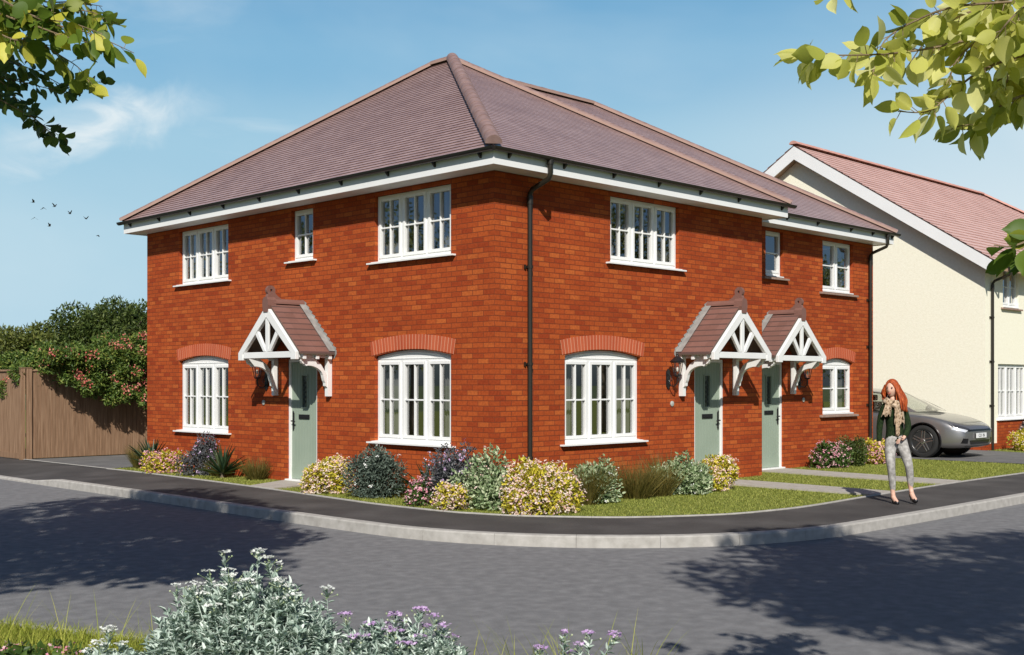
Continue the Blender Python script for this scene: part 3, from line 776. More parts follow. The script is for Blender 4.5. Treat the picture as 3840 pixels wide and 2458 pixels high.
def offset(pts, d):
    out = []
    for i in range(len(pts)):
        a = Vector(pts[max(i-1, 0)][:2]); b = Vector(pts[min(i+1, len(pts)-1)][:2]); t = (b-a).normalized()
        out.append((pts[i][0]+t.y*d, pts[i][1]-t.x*d))
    return out
# kerb: individual stones .9 m long with thin joints, chamfered front arris
def sweep(name, pts, prof, m, zf=lambda p: 0, seg=.9, gap=.0035, kind='structure'):
    """prof: (outward distance, z). stones of length seg"""
    g = M(); L = [0]
    for i in range(1, len(pts)): L.append(L[-1]+math.dist(pts[i-1][:2], pts[i][:2]))
    def at(s):
        import bisect
        i = min(max(bisect.bisect_right(L, s)-1, 0), len(pts)-2); t = (s-L[i])/(L[i+1]-L[i])
        p = Vector(pts[i][:2]).lerp(Vector(pts[i+1][:2]), t); d = (Vector(pts[i+1][:2])-Vector(pts[i][:2])).normalized()
        return p, Vector((d.y, -d.x))
    s = 0
    while s < L[-1]-.01:
        e = min(s+seg, L[-1]); K = max(1, round((e-s)/.225)) if pts[0] is not None else 1
        if e-s < .05: break
        vs = []; P = len(prof)
        for k in range(K+1):
            p, nn = at(s+gap/2+(e-s-gap)*k/K); z = zf(p)
            for (d, h) in prof:
                q = p+nn*d; vs.append((q.x, q.y, h+(z if h > -.1 else 0)))
        fs = [(k*P+j, (k+1)*P+j, (k+1)*P+j+1, k*P+j+1) for k in range(K) for j in range(P-1)]
        fs += [tuple(range(P)), tuple(range(K*P, K*P+P))]
        g.add(vs, fs); s = e
    return tag(g.build(name, m, recalc=False), kind=kind)
kp = [p for p in KB if p[1] < 45 and p[0] < 60]
# outward side (towards the road): pts run from +y down then +x, so right-hand normal points to -x then -y
sweep('kerb', kp, [(-.002, -.2), (-.002, -.012), (0, 0), (.105, .0), (.118, -.004), (.128, -.018), (.135, -.2)], KERB, kz)
lp = [p for p in LE if p[1] < 45 and p[0] < 60]
sweep('path_edging', lp, [(-.05, -.2), (-.05, .008), (-.045, .012), (-.004, .012), (0, .008), (0, -.2)], KERB)
nearE = catmull([(-9.6, 40), (-9.4, 10), (-9.1, 0), (-8.55, -2.4), (-8.0, -3.85), (-7.35, -5.4), (-6.75, -6.6), (-6.15, -7.75), (-5.3, -9.0), (-3.8, -10.0), (-1.5, -10.3), (8, -10.3), (40, -10.3), (80, -10.3)], 6)
# road between both kerbs
rd_ = M(); 
far = offset(KB, .12)
rd_pts = [(p[0], p[1]) for p in far]; near_pts = [(p[0], p[1]) for p in nearE]
cross = catmull([(-9.6, 60)] + [(-9.6, 40), (-9.4, 10), (-9.1, 0), (-8.55, -2.4), (-8.0, -3.85), (-7.35, -5.4), (-6.75, -6.6), (-6.15, -7.75), (-5.3, -9.0), (-3.8, -10.0), (-1.5, -10.3), (8, -10.3), (40, -10.3), (80, -10.3)], 6)
road_poly = rd_pts + cross[::-1]
sheet('road', road_poly, -.13, ASPHALT)
vg = [(p[0], p[1]) for p in nearE] + [(80, -60), (-60, -60), (-60, 40)]
sheet('verge', vg, -.02, SOIL)
sweep('kerb', [p for p in nearE][::-1], [(-.0, -.2), (-.0, -.012), (.0, -.01), (.105, -.01), (.118, -.014), (.128, -.028), (.135, -.2)], KERB)

# lawn level land behind the lawn edge
lw = [(p[0], p[1]) for p in LE] + [(80, 60)]
sheet('lawn', lw, -.004, SOIL)
sheet('side_drive', [(-.90, 9.95), (0.05, 9.97), (8, 9.97), (8, 13.75), (-.94, 13.75)], .006, DRIVE)
sheet('driveway', [(12.95, 8), (12.95, .9), (13.05, -1.2), (13.25, -3.13), (16.6, -3.13), (16.9, -.9), (17.26, .3), (17.26, 8)], .006, DRIVE)
def slabs(name, quad, nx, ny):
    g = M(); A, B, C, D = [Vector((*q, 0)) for q in quad]
    for i in range(nx):
        for j in range(ny):
            def P(u, v): return A.lerp(B, u).lerp(D.lerp(C, u), v)
            e = .004
            u0, u1 = i/nx+e, (i+1)/nx-e; v0, v1 = j/ny+.0015, (j+1)/ny-.0015
            q = [P(u0, v0), P(u1, v0), P(u1, v1), P(u0, v1)]
            z = .020+.003*R.random()
            g.add([(*p.xy, z) for p in q]+[(*p.xy, -.02) for p in q], [(0,1,2,3),(0,1,5,4),(1,2,6,5),(2,3,7,6),(3,0,4,7)])
    return tag(g.build(name, SLABM, recalc=False), kind='structure')
slabs('path', [(-.005, 4.16), (-.005, 5.14), (-1.02, 4.62), (-1.02, 3.94)], 2, 2)
slabs('path', [(4.70, -.005), (5.55, -.005), (5.42, -3.2), (4.66, -3.25)], 2, 6)
slabs('path', [(7.52, .595), (8.40, .595), (8.02, -3.12), (7.28, -3.14)], 2, 7)

# ================================================================ LEAVES
def frames(n, rs, up=.3, out=None, jitter=1.):
    """n random orthonormal frames; x = leaf direction"""
    d = rs.normal(size=(n, 3))*jitter
    if out is not None: d += out
    d[:, 2] += up
    d /= np.linalg.norm(d, axis=1, keepdims=True)
    r = rs.normal(size=(n, 3)); s = np.cross(d, r); s /= np.linalg.norm(s, axis=1, keepdims=True)
    nn = np.cross(s, d)
    return d, s, nn
T_DIAM = (np.array([(0, 0, 0), (.45, .5, .08), (1, 0, -.1), (.45, -.5, .08)]), [(0, 1, 2), (0, 2, 3)])
_ov = [(.04, .16, .03), (.14, .34, .06), (.30, .47, .09), (.48, .50, .09), (.66, .42, .06), (.80, .29, .02), (.91, .13, -.05)]
T_OVAL = (np.array([(0, 0, 0)] + _ov + [(1.04, 0, -.12)] + [(a, -b, c) for a, b, c in _ov[::-1]] + [(.35, 0, -.005), (.7, 0, -.035)]),
          [(i, i+1, 16) for i in range(0, 4)] + [(4, 17, 16)] + [(i, i+1, 17) for i in range(4, 12)] + [(12, 16, 17)] + [(i, (i+1) % 16, 16) for i in range(12, 16)])
T_LANCE = (np.array([(0, 0, 0), (.3, .5, .1), (.7, .38, .02), (1, 0, -.15), (.7, -.38, .02), (.3, -.5, .1)]), [(0, 1, 2), (0, 2, 3), (0, 3, 4), (0, 4, 5)])
T_PETAL = (np.array([(0, 0, 0)] + [((.5 if k % 2 == 0 else .30)*math.cos(PI*k/5), (.5 if k % 2 == 0 else .30)*math.sin(PI*k/5), .10 if k % 2 == 0 else .02) for k in range(10)]),
           [(0, 1+k, 1+(k+1) % 10) for k in range(10)])

class Leaves:
    def __init__(s): s.V = []; s.F = []; s.MI = []; s.n = 0
    def add(s, tpl, P, d, sd, nn, L, W, mi=0):
        T, F = tpl; k = len(T); n = len(P)
        L = np.broadcast_to(np.asarray(L, float), (n,)); W = np.broadcast_to(np.asarray(W, float), (n,))
        v = (P[:, None, :] + d[:, None, :]*(T[None, :, 0:1]*L[:, None, None]) + sd[:, None, :]*(T[None, :, 1:2]*W[:, None, None]) + nn[:, None, :]*(T[None, :, 2:3]*L[:, None, None]))
        s.V.append(v.reshape(-1, 3))
        f = np.array(F)[None] + (np.arange(n)*k)[:, None, None] + s.n
        s.F.append(f.reshape(-1, len(F[0]))); s.MI.append(np.full(n*len(F), mi)); s.n += n*k
    def build(s, name, mats, parent=None, loc=(0, 0, 0)):
        V = np.concatenate(s.V); F = np.concatenate(s.F)
        me = bpy.data.meshes.new(name)
        me.vertices.add(len(V)); me.vertices.foreach_set('co', V.ravel())
        me.loops.add(F.size); me.loops.foreach_set('vertex_index', F.ravel())
        me.polygons.add(len(F)); me.polygons.foreach_set('loop_start', np.arange(0, F.size, 3)); me.polygons.foreach_set('loop_total', np.full(len(F), 3))
        me.polygons.foreach_set('material_index', np.concatenate(s.MI)); me.update(); me.validate()
        return link(name, me, mats, parent, loc)

L_GREY = leaf_mat('grey_green_leaf', [(0, (.06, .085, .065)), (.5, (.10, .135, .105)), (1, (.19, .235, .19))], .15, .7, .2)
L_SILVER = leaf_mat('silver_leaf', [(0, (.20, .28, .23)), (.5, (.44, .54, .46)), (1, (.80, .88, .80))], .2, .7, .2)
L_PALE = leaf_mat('pale_green_leaf', [(0, (.12, .19, .075)), (.5, (.31, .41, .21)), (1, (.66, .71, .47))], .25, .6, .3)
L_YEL = leaf_mat('yellow_green_leaf', [(0, (.22, .25, .03)), (.4, (.55, .50, .045)), (1, (.85, .70, .08))], .3, .55)
L_GREEN = leaf_mat('green_leaf', [(0, (.035, .075, .015)), (.5, (.07, .13, .025)), (1, (.13, .20, .04))], .25, .5)
L_PURP = leaf_mat('purple_grey_leaf', [(0, (.055, .06, .065)), (.5, (.10, .105, .11)), (1, (.17, .17, .18))], .15, .6)
L_DARK = leaf_mat('dark_tree_leaf', [(0, (.035, .06, .012)), (.5, (.075, .115, .022)), (1, (.16, .20, .05))], .3, .5)
L_OLIVE = leaf_mat('olive_tree_leaf', [(0, (.07, .095, .018)), (.5, (.13, .16, .03)), (1, (.23, .24, .06))], .3, .5)
L_BUSH = leaf_mat('bush_leaf', [(0, (.05, .10, .018)), (.45, (.11, .18, .03)), (.8, (.18, .25, .045)), (1, (.32, .33, .07))], .3, .5)
L_YUCCA = leaf_mat('yucca_leaf', [(0, (.02, .045, .022)), (.6, (.04, .075, .035)), (1, (.10, .13, .06))], .1, .4)
L_STRAW = leaf_mat('grass_clump_leaf', [(0, (.09, .085, .018)), (.5, (.16, .14, .03)), (1, (.27, .20, .05))], .3, .7)
L_LAWN = leaf_mat('lawn_blade', [(0, (.21, .25, .045)), (.5, (.34, .37, .075)), (1, (.50, .50, .14))], .35, .7, .2)
L_WILD = leaf_mat('wild_grass_blade', [(0, (.20, .24, .03)), (.5, (.33, .38, .05)), (1, (.56, .54, .12))], .35, .7, .2)
F_PINK = leaf_mat('pink_flower', [(0, (.70, .22, .32)), (.5, (.78, .38, .45)), (1, (.85, .62, .62))], .25, .8, .1)
F_BLUSH = leaf_mat('blush_flower', [(0, (.82, .48, .42)), (.5, (.86, .66, .58)), (1, (.88, .80, .70))], .25, .8, .1)
F_CORAL = leaf_mat('coral_flower', [(0, (.52, .10, .085)), (.5, (.66, .20, .16)), (1, (.74, .32, .25))], .25, .8, .1)
F_WHITE = leaf_mat('white_flower', [(0, (.75, .77, .72)), (1, (.86, .86, .82))], .2, .8, .1)
F_LILAC = leaf_mat('lilac_flower', [(0, (.48, .30, .56)), (.5, (.62, .44, .68)), (1, (.78, .66, .80))], .2, .8, .1)
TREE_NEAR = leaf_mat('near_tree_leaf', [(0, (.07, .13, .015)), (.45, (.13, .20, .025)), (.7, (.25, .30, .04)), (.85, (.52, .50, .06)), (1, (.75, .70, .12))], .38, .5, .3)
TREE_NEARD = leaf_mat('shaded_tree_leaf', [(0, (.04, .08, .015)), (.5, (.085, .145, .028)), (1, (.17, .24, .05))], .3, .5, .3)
TREE_SUN = leaf_mat('sunny_tree_leaf', [(0, (.30, .34, .05)), (.35, (.50, .52, .10)), (.65, (.74, .72, .20)), (1, (.90, .88, .48))], .5, .5, .3)  # pale stops put sun glare into the leaf colours

def lump(dirs, rs, k=9, amp=.28):
    """directional lobes so crowns are uneven"""
    c = rs.normal(size=(k, 3)); c /= np.linalg.norm(c, axis=1, keepdims=True); a = rs.uniform(.4, 1, k)*amp
    d = dirs@c.T
    return 1 - amp*.5 + (np.clip(d-.55, 0, 1)/.45 * a).max(axis=1)

def shrub_mesh(name, seed, rx, ry, h, nleaf, ll, lw, leafmat, tpl=T_LANCE, flowers=None, nfl=0, fs=.03, fl_top=.0, parent=None, inner=.45, clump=0):
    rs = np.random.RandomState(seed)
    nl = 15                                              # overlapping lobes give a loose outline
    ld = rs.normal(size=(nl, 3)); ld[:, 2] = np.abs(ld[:, 2])*.9; ld /= np.linalg.norm(ld, axis=1, keepdims=True)
    ldist = rs.uniform(.35, .82, nl); lr = rs.uniform(.26, .48, nl); ldist[0] = .1; lr[0] = .6
    lc = ld*ldist[:, None]; S_ = np.array([rx, ry, h*.92])
    lc[:, 2] = lc[:, 2]*.78+.16
    def onlobes(n, q0, q1):
        i = rs.choice(nl, n, p=lr**2/np.sum(lr**2)); d = rs.normal(size=(n, 3)); d[:, 2] += .25; d /= np.linalg.norm(d, axis=1, keepdims=True)
        P = (lc[i]+d*(lr[i]*rs.uniform(q0, q1, n))[:, None])*S_; return P, d
    P, d = onlobes(nleaf, .55, 1.05)
    P[:, 2] = np.where(P[:, 2] < .015, rs.uniform(.01, .12, nleaf), P[:, 2])
    st = M()
    for i in range(12):
        a = rs.uniform(0, 6.28); rr = rs.uniform(.2, .7)
        st.tube([(0, 0, -.02), (rr*.4*rx*math.cos(a), rr*.4*ry*math.sin(a), h*.3), (rr*rx*math.cos(a), rr*ry*math.sin(a), h*.62)], [.008, .006, .003], 4)
    sto = st.build('stem', TWIG, parent)
    L = Leaves(); dd, sd, nn = frames(nleaf, rs, .35, d*1.1)
    L.add(tpl, P, dd, sd, nn, ll*rs.uniform(.6, 1.25, nleaf), lw*rs.uniform(.7, 1.2, nleaf))
    o = L.build('foliage', leafmat, parent)
    if flowers is not None and nfl:
        F = Leaves()
        c, d = onlobes(nfl, 1.0, 1.22); c[:, 2] = np.maximum(c[:, 2]+fl_top*.06*rs.uniform(0, 1, nfl), .03)
        k = 4
        P = np.repeat(c, k, 0) + rs.normal(size=(nfl*k, 3))*fs*.55
        ddir = np.repeat(d, k, 0) + rs.normal(size=(nfl*k, 3))*.5 + np.array([-.3, -.3, .3]); ddir /= np.linalg.norm(ddir, axis=1, keepdims=True)
        rr = rs.normal(size=(nfl*k, 3)); s1 = np.cross(ddir, rr); s1 /= np.linalg.norm(s1, axis=1, keepdims=True); s2 = np.cross(ddir, s1)
        F.add(T_PETAL, P, s1, s2, ddir, fs*rs.uniform(.7, 1.3, nfl*k), fs*rs.uniform(.7, 1.3, nfl*k))
        F.build('flowers', flowers, parent)
    return o

def blades(seed, pts, h, w, lean=.35, seg=3):
    """tapering grass blades (x,y,z roots) as one Leaves part"""
    rs = np.random.RandomState(seed); n = len(pts)
    T = []; 
    for i in range(seg+1):
        t = i/seg
        if i < seg: T += [(t, .5*(1-t*.8), t*t*.0), (t, -.5*(1-t*.8), 0)]
        else: T += [(1, 0, 0)]
    T = np.array(T); F = []
    for i in range(seg-1): F += [(2*i, 2*i+1, 2*i+3), (2*i, 2*i+3, 2*i+2)]
    F += [(2*(seg-1), 2*(seg-1)+1, 2*seg)]
    T[:, 2] = -(T[:, 0]**2)*.35
    d = rs.normal(size=(n, 3))*lean; d[:, 2] = 1; d /= np.linalg.norm(d, axis=1, keepdims=True)
    r = np.stack([d[:, 1], -d[:, 0], np.zeros(n)], 1)+rs.normal(size=(n, 3))*.02; r /= np.linalg.norm(r, axis=1, keepdims=True)
    nn = np.cross(r, d); flip = np.sign(nn[:, 2:3]); nn = nn*flip
    L = Leaves(); L.add((T, F), np.asarray(pts, float), d, r, nn, h*rs.uniform(.55, 1.15, n), w*rs.uniform(.7, 1.2, n)); return L

# ================================================================ LAWN GRASS
def inside(poly, x, y):
    c = np.zeros(len(x), bool); n = len(poly)
    for i in range(n):
        x0, y0 = poly[i][:2]; x1, y1 = poly[(i+1) % n][:2]
        cond = ((y0 > y) != (y1 > y)) & (x < (x1-x0)*(y-y0)/((y1-y0) or 1e-9)+x0); c ^= cond
    return c
rs = np.random.RandomState(3)
LEs = [p for p in LE if p[1] < 9.92]
areaA = [(p[0]+.03, p[1]+.03) for p in LEs if p[0] < 13.1] + [(13.0, -3.1), (13.0, .9), (13, 3), (0, 9.93), (-.84, 9.93)]
X = rs.uniform(-1.4, 13.1, 330000); Y = rs.uniform(-3.4, 9.95, 330000)
keep = inside(areaA, X, Y)
keep &= ~((X > -.0) & (Y > 0) & (X < 6.75)); keep &= ~((X > 6.7) & (Y > .6) & (X < 12)); keep &= ~((X < 0) & (Y > 10)) 
for q in ([(0.02, 4.12), (0.02, 5.18), (-1.1, 4.66), (-1.1, 3.9)], [(4.66, 0), (5.59, 0), (5.46, -3.4), (4.62, -3.4)], [(7.48, .6), (8.44, .6), (8.06, -3.3), (7.24, -3.3)]):
    keep &= ~inside(q, X, Y)
X = X[keep]; Y = Y[keep]
o = blades(5, np.stack([X, Y, np.full(len(X), -.006)], 1), .038, .009, .55, 2).build('lawn_grass', L_LAWN); tag(o, kind='stuff')
o['label'] = 'short mown green lawn around the brick house'; o['category'] = 'grass'
X = rs.uniform(17.3, 26, 9000); Y = rs.uniform(-3.1, .35, 9000)
o = blades(6, np.stack([X, Y, np.full(len(X), -.006)], 1), .05, .014, .5, 2).build('lawn_grass', L_LAWN); tag(o, 'mown lawn in front of the cream house', 'grass', kind='stuff')
# near verge: longer yellow-green grass
X = rs.uniform(-4.4, -.2, 60000); Z = rs.uniform(5.9, 8.6, 60000)
px = CX0+S2*X+S2*Z; py = CY0-S2*X+S2*Z
vgp = [(p[0]-.02, p[1]-.02) for p in nearE] + [(80, -60), (-60, -60), (-60, 40)]
k = inside(vgp, px, py); P = np.stack([px[k], py[k], np.full(k.sum(), -.02)], 1)
o = blades(8, P, .13, .007, .6, 3).build('verge_grass', L_WILD); tag(o, 'bright yellow green grass on the near verge, bottom left', 'grass', kind='stuff')
def wisps(seed, X0, X1, Z0, Z1, n, h):
    rs = np.random.RandomState(seed); X = rs.uniform(X0, X1, n); Z = rs.uniform(Z0, Z1, n)
    return blades(seed, np.stack([CX0+S2*X+S2*Z, CY0-S2*X+S2*Z, np.full(n, -.05)], 1), h, .006, .35, 4)
for s, a in ((11, (-3.3, -1.6, 6.7, 7.2, 150, .50)), (12, (-.55, .85, 6.5, 6.9, 130, .42))):
    o = wisps(s, *a).build('tall_grass', L_WILD)
    tag(o, 'thin tall grass wisps beside the silver shrub in front' if s == 11 else 'thin tall grass wisps between the two lilac flowered plants', 'grass', kind='stuff')
# ================================================================ SHRUBS AT THE HOUSE
def shrub(name, x, y, label, group=None, **kw):
    root = empty(name, (x, y, 0), label=label, cat=kw.pop('cat', 'shrub'), group=group); root.scale = (1.24, 1.2, 1.10)
    shrub_mesh('foliage', kw.pop('seed'), kw.pop('rx'), kw.pop('ry', None) or .3, kw.pop('h'), kw.pop('n'), kw.pop('ll'), kw.pop('lw'), kw.pop('m'), parent=root, **kw)
    return root
def yellow(x, y, r, h, seed, label, m=L_YEL, fl=F_BLUSH, n=3600, nfl=560, ry=None, fs=.023):
    return shrub('flowering_shrub', x, y, label, 'flowering shrubs in the house borders', seed=seed, rx=r, ry=ry or r*.8, h=h, n=n, ll=.05, lw=.026, m=m, flowers=fl, nfl=nfl, fs=fs)
def greyb(x, y, r, h, seed, label, m=L_GREY, fl=F_WHITE, nfl=50, n=4200, ry=None, fl_top=.3, ll=.05, lw=.017):
    return shrub('leafy_shrub', x, y, label, 'leafy shrubs in the house borders', seed=seed, rx=r, ry=ry or r*.85, h=h, n=n, ll=ll, lw=lw, m=m, flowers=fl, nfl=nfl, fs=.022, fl_top=fl_top, tpl=T_LANCE)
def yucca(x, y, h, seed, label, n=46):
    root = empty('yucca', (x, y, 0), label=label, cat='spiky plant', group='yuccas in the house borders')
    rs = np.random.RandomState(seed); L = Leaves(); P = np.zeros((n, 3)); P[:, 2] = .06
    a = rs.uniform(0, 6.28, n); el = rs.uniform(.15, 1.45, n)
    d = np.stack([np.cos(a)*np.cos(el), np.sin(a)*np.cos(el), np.sin(el)], 1)
    s = np.stack([-np.sin(a), np.cos(a), np.zeros(n)], 1); nn = np.cross(d, s); nn *= -np.sign(nn[:, 2:3])*-1
    T = (np.array([(0, .5, 0), (0, -.5, 0), (.35, .62, .02), (.35, -.62, .02), (.35, 0, -.03), (.7, .42, .0), (.7, -.42, .0), (.7, 0, -.03), (1, 0, -.06)]),
         [(0, 4, 2), (0, 1, 4), (1, 3, 4), (2, 4, 7), (2, 7, 5), (4, 3, 6), (4, 6, 7), (5, 7, 8), (7, 6, 8)])
    L.add(T, P, d, s, nn, h*rs.uniform(.75, 1.05, n), .036)
    L.build('leaves', L_YUCCA, root)
    t = M(); t.lathe([(.05, -.02), (.045, .05), (.03, .10)], 0, 0, 10); t.build('stem', BARK, root); return root
def clump(x, y, r, h, seed, label, n=900, m=L_STRAW, pink=0):
    n = int(n*.62); h *= .92
    root = empty('ornamental_grass', (x, y, 0), label=label, cat='grass clump', group='ornamental grass clumps in the house borders')
    rs = np.random.RandomState(seed); a = rs.uniform(0, 6.28, n); q = r*.45*rs.uniform(0, 1, n)**.6
    P = np.stack([np.cos(a)*q, np.sin(a)*q, np.full(n, -.01)], 1)
    d = np.stack([np.cos(a), np.sin(a), np.zeros(n)], 1)*(rs.uniform(.05, 1.0, n)*(r/h)*1.25)[:, None]; d[:, 2] = 1; d += rs.normal(size=(n, 3))*.10
    d /= np.linalg.norm(d, axis=1, keepdims=True); s = np.cross(d, rs.normal(size=(n, 3))); s /= np.linalg.norm(s, axis=1, keepdims=True)
    nn = np.cross(s, d); nn *= np.where(nn[:, 2:3] < 0, 1, -1)*-1
    T = (np.array([(0, .5, 0), (0, -.5, 0), (.5, .4, -.04), (.5, -.4, -.04), (1, 0, -.22)]), [(0, 1, 3), (0, 3, 2), (2, 3, 4)])
    L = Leaves(); L.add(T, P, d, s, nn, h*rs.uniform(.6, 1.1, n), .0065); L.build('blades', m, root)
    return root

yucca(.34-.75, 9.05, .62, 21, 'dark spiky yucca furthest left, behind the small pink flowering shrub')
yellow(-.50, 8.30, .34, .46, 22, 'small pink and cream flowering shrub near the fence end of the house', L_YEL, F_PINK, 2200, 460)
greyb(-.36, 7.35, .36, .66, 23, 'grey green shrub with lilac flowers below the left ground floor window', L_PURP, F_LILAC, 90)
yucca(-.40, 6.50, .60, 24, 'dark spiky yucca between the left lilac shrub and the first green door')
clump(-.20, 5.72, .30, .50, 25, 'brownish grass clump just left of the first green door')
clump(-.30, 9.75, .24, .58, 26, 'olive grass clump at the far left corner of the brick house')
clump(-.22, 6.95, .26, .40, 27, 'low straw coloured grass clump tucked between lilac shrub and yucca', 900)
yellow(-.62, 2.95, .52, .54, 31, 'yellow shrub with blush flowers just right of the first green door', n=6000, nfl=1250, ry=.34)
greyb(-.60, 1.75, .50, .76, 32, 'large dark grey green dome shrub under the left flank window', n=6500, ry=.42, nfl=26)
yucca(-.30, 1.05, .62, 33, 'dark yucca blades rising between the grey dome and the lilac shrub', 30)
yellow(-.80, .50, .26, .38, 34, 'small pink flowering plant at the foot of the lilac shrub', L_GREEN, F_PINK, 1300, 380, .22)
greyb(-.48, .30, .40, .80, 35, 'tall purple grey shrub with lilac flowers left of the house corner', L_PURP, F_LILAC, 110, 4200, .36, .6)
greyb(-.50, -.42, .46, .66, 36, 'rounded pale green shrub at the house corner', L_PALE, F_BLUSH, 26, 3600, .40, ll=.055, lw=.026)
yellow(-.98, -.25, .24, .32, 37, 'little orange and pink flowering plant in front of the pale green corner shrub', L_YEL, F_BLUSH, 900, 360, .2)
yellow(-.45, -1.28, .50, .64, 38, 'biggest yellow shrub with blush flowers below the drainpipe', n=7500, nfl=1600, ry=.42)
clump(.80, -1.02, .36, .72, 41, 'brown grass clump between the biggest yellow shrub and the round variegated shrub', 1200)
clump(.22, -.95, .26, .5, 42, 'short brown grass clump against the right side of the biggest yellow shrub', 700)
greyb(1.12, -.98, .38, .68, 43, 'round variegated pale green shrub below the right ground floor window', L_PALE, F_WHITE, 30, 4000, .36, ll=.055, lw=.026)
clump(1.95, -.95, .46, .72, 44, 'wide straw and brown grass clump under the right end of the window', 1400)
clump(2.45, -1.0, .36, .62, 45, 'brown grass clump beside the variegated shrub near the middle green door', 900)
greyb(3.05, -.98, .44, .66, 46, 'spreading variegated pale green shrub left of the middle green door', L_PALE, F_WHITE, 30, 4400, .38, ll=.055, lw=.026)
yellow(3.92, -.98, .38, .46, 47, 'yellow shrub with blush flowers beside the path to the middle green door', n=4200, nfl=800, ry=.32)
clump(3.3, -.5, .3, .72, 48, 'thin green grass clump standing behind the spreading variegated shrub', 700, L_GREEN)
# right hand border by the third door and the drive
yellow(9.45, .12, .52, .56, 51, 'pink flowering shrub below the right hand window of the recessed wing', L_GREEN, F_PINK, 4200, 560, .3)
greyb(10.25, .12, .36, .60, 52, 'dark green shrub between the two pink flowering shrubs by the recessed wing', L_DARK, F_PINK, 6, 3200, .3)
yellow(10.98, .02, .40, .46, 53, 'cream and pink flowering shrub behind the walking woman', L_YEL, F_PINK, 3000, 520, .28)
clump(10.4, .42, .3, .66, 54, 'dark green grass clump against the recessed brick wall', 900, L_GREEN)
clump(11.45, .30, .32, .62, 55, 'dark olive grass clump beside the right hand drainpipe', 1200, L_GREEN)
yellow(18.15, -.35, .55, .52, 56, 'yellow leaved shrub at the foot of the cream house drainpipe', L_YEL, F_BLUSH, 2600, 160, .35)
greyb(19.55, -.15, .78, .95, 57, 'grey brown flowering bush under the cream house window', L_PURP, F_BLUSH, 80, 6500, .5, ll=.06, lw=.024)

# ================================================================ NEAR VERGE PLANTS
def rosette_shrub(name, loc, label, rx, ry, h, nst, seed, leafmat, flmat, nfl, ll=.052, lw=.017, fl_r=.044, per=20, dome=.62, spikes=()):
    root = empty(name, loc, -PI/4, label=label, cat='shrub')
    rs = np.random.RandomState(seed)
    st = M(); L = Leaves()
    tips = []; 
    for i in range(nst):
        d = rs.normal(size=3); d[2] = abs(d[2])*1.1+.05; d /= np.linalg.norm(d)
        r = .62+.38*rs.uniform()**.5
        t = np.array([d[0]*rx*r, d[1]*ry*r, .05+d[2]*h*r*(1+.10*math.sin(i*1.7))])
        tips.append((t, d))
    for (x, y, z) in spikes: tips.append((np.array([x, y, z]), np.array([x*.3, y*.3, 1.])/np.linalg.norm([x*.3, y*.3, 1.])))
    Ps, Ds = [], []
    for t, d in tips:
        ax = np.array([d[0]*.5, d[1]*.5, 1.0])+rs.normal(size=3)*.22; ax /= np.linalg.norm(ax)
        b = t-ax*.16
        st.tube([(b[0]*.7, b[1]*.7, max(b[2]*.5, 0)), tuple(b), tuple(t)], [.004, .0035, .002], 4, False)
        for j in range(per):
            s = rs.uniform(0, 1)**.8
            p = b+(t-b)*s; a = j*2.4+rs.uniform(0, .5)
            u = np.cross(ax, [.3, .5, .8]); u /= np.linalg.norm(u); v = np.cross(ax, u)
            dd = (u*math.cos(a)+v*math.sin(a))*(1.0-.35*s)+ax*(.35+.6*s)+rs.normal(size=3)*.12
            Ps.append(p); Ds.append(dd/np.linalg.norm(dd))
    P = np.array(Ps); d = np.array(Ds); n = len(P)
    s = np.cross(d, np.tile([0, 0, 1.], (n, 1))+rs.normal(size=(n, 3))*.3); s /= np.linalg.norm(s, axis=1, keepdims=True); nn = np.cross(s, d)
    L.add(T_LANCE, P, d, s, nn, ll*rs.uniform(.65, 1.2, n), lw*rs.uniform(.8, 1.2, n))
    st.build('stem', L_SILVER, root, recalc=False); L.build('foliage', leafmat, root)
    order = sorted(range(len(tips)), key=lambda i: -tips[i][0][2]-.25*rs.uniform())[:int(nfl*1.6)]
    rs.shuffle(order); order = list(order)[:nfl] + list(range(nst, len(tips)))
    for i in order:
        F = Leaves(); fst = M(); t, d = tips[i]; k = 18
        top = t+np.array([0, 0, rs.uniform(.01, .045)])+d*.01
        fst.tube([tuple(t-d*.03), tuple(top)], .002, 4, False)
        a = rs.uniform(0, 6.28, k); q = fl_r*np.sqrt(rs.uniform(0, 1, k))
        P = top[None]+np.stack([np.cos(a)*q, np.sin(a)*q, rs.uniform(-.003, .004, k)-q*.12], 1)
        up = np.tile([0, 0, 1.], (k, 1))+rs.normal(size=(k, 3))*.35; up /= np.linalg.norm(up, axis=1, keepdims=True)
        s1 = np.cross(up, rs.normal(size=(k, 3))); s1 /= np.linalg.norm(s1, axis=1, keepdims=True); s2 = np.cross(up, s1)
        F.add(T_PETAL, P, s1, s2, up, .023*rs.uniform(.7, 1.3, k), .023*rs.uniform(.7, 1.3, k))
        for b in range(3):                                   # round buds beside the flower head
            q = top+np.array([rs.normal()*.03, rs.normal()*.03, -.018-rs.uniform()*.02])
            fst.ball(tuple(q), .006, 6, 4); fst.tube([tuple(t-d*.02), tuple(q)], .0014, 3, False)
        hd = F.build('flower_head', flmat, root); fst.build('flower_stalk', L_PALE, hd, recalc=False)
    return root
rosette_shrub('silver_shrub', cf(-1.54, 6.75, -.03), 'large silver leaved shrub with flat white flowers in the near foreground', .60, .42, .54, 760, 61, L_SILVER, F_WHITE, 30,
              spikes=((-.12, 0, .69), (.07, .02, .71), (.14, -.05, .67), (.17, .0, .64), (-.40, 0, .50), (.47, .0, .49), (-.05, -.2, .62), (.22, -.15, .58), (-.25, -.2, .56), (.32, -.2, .50)))
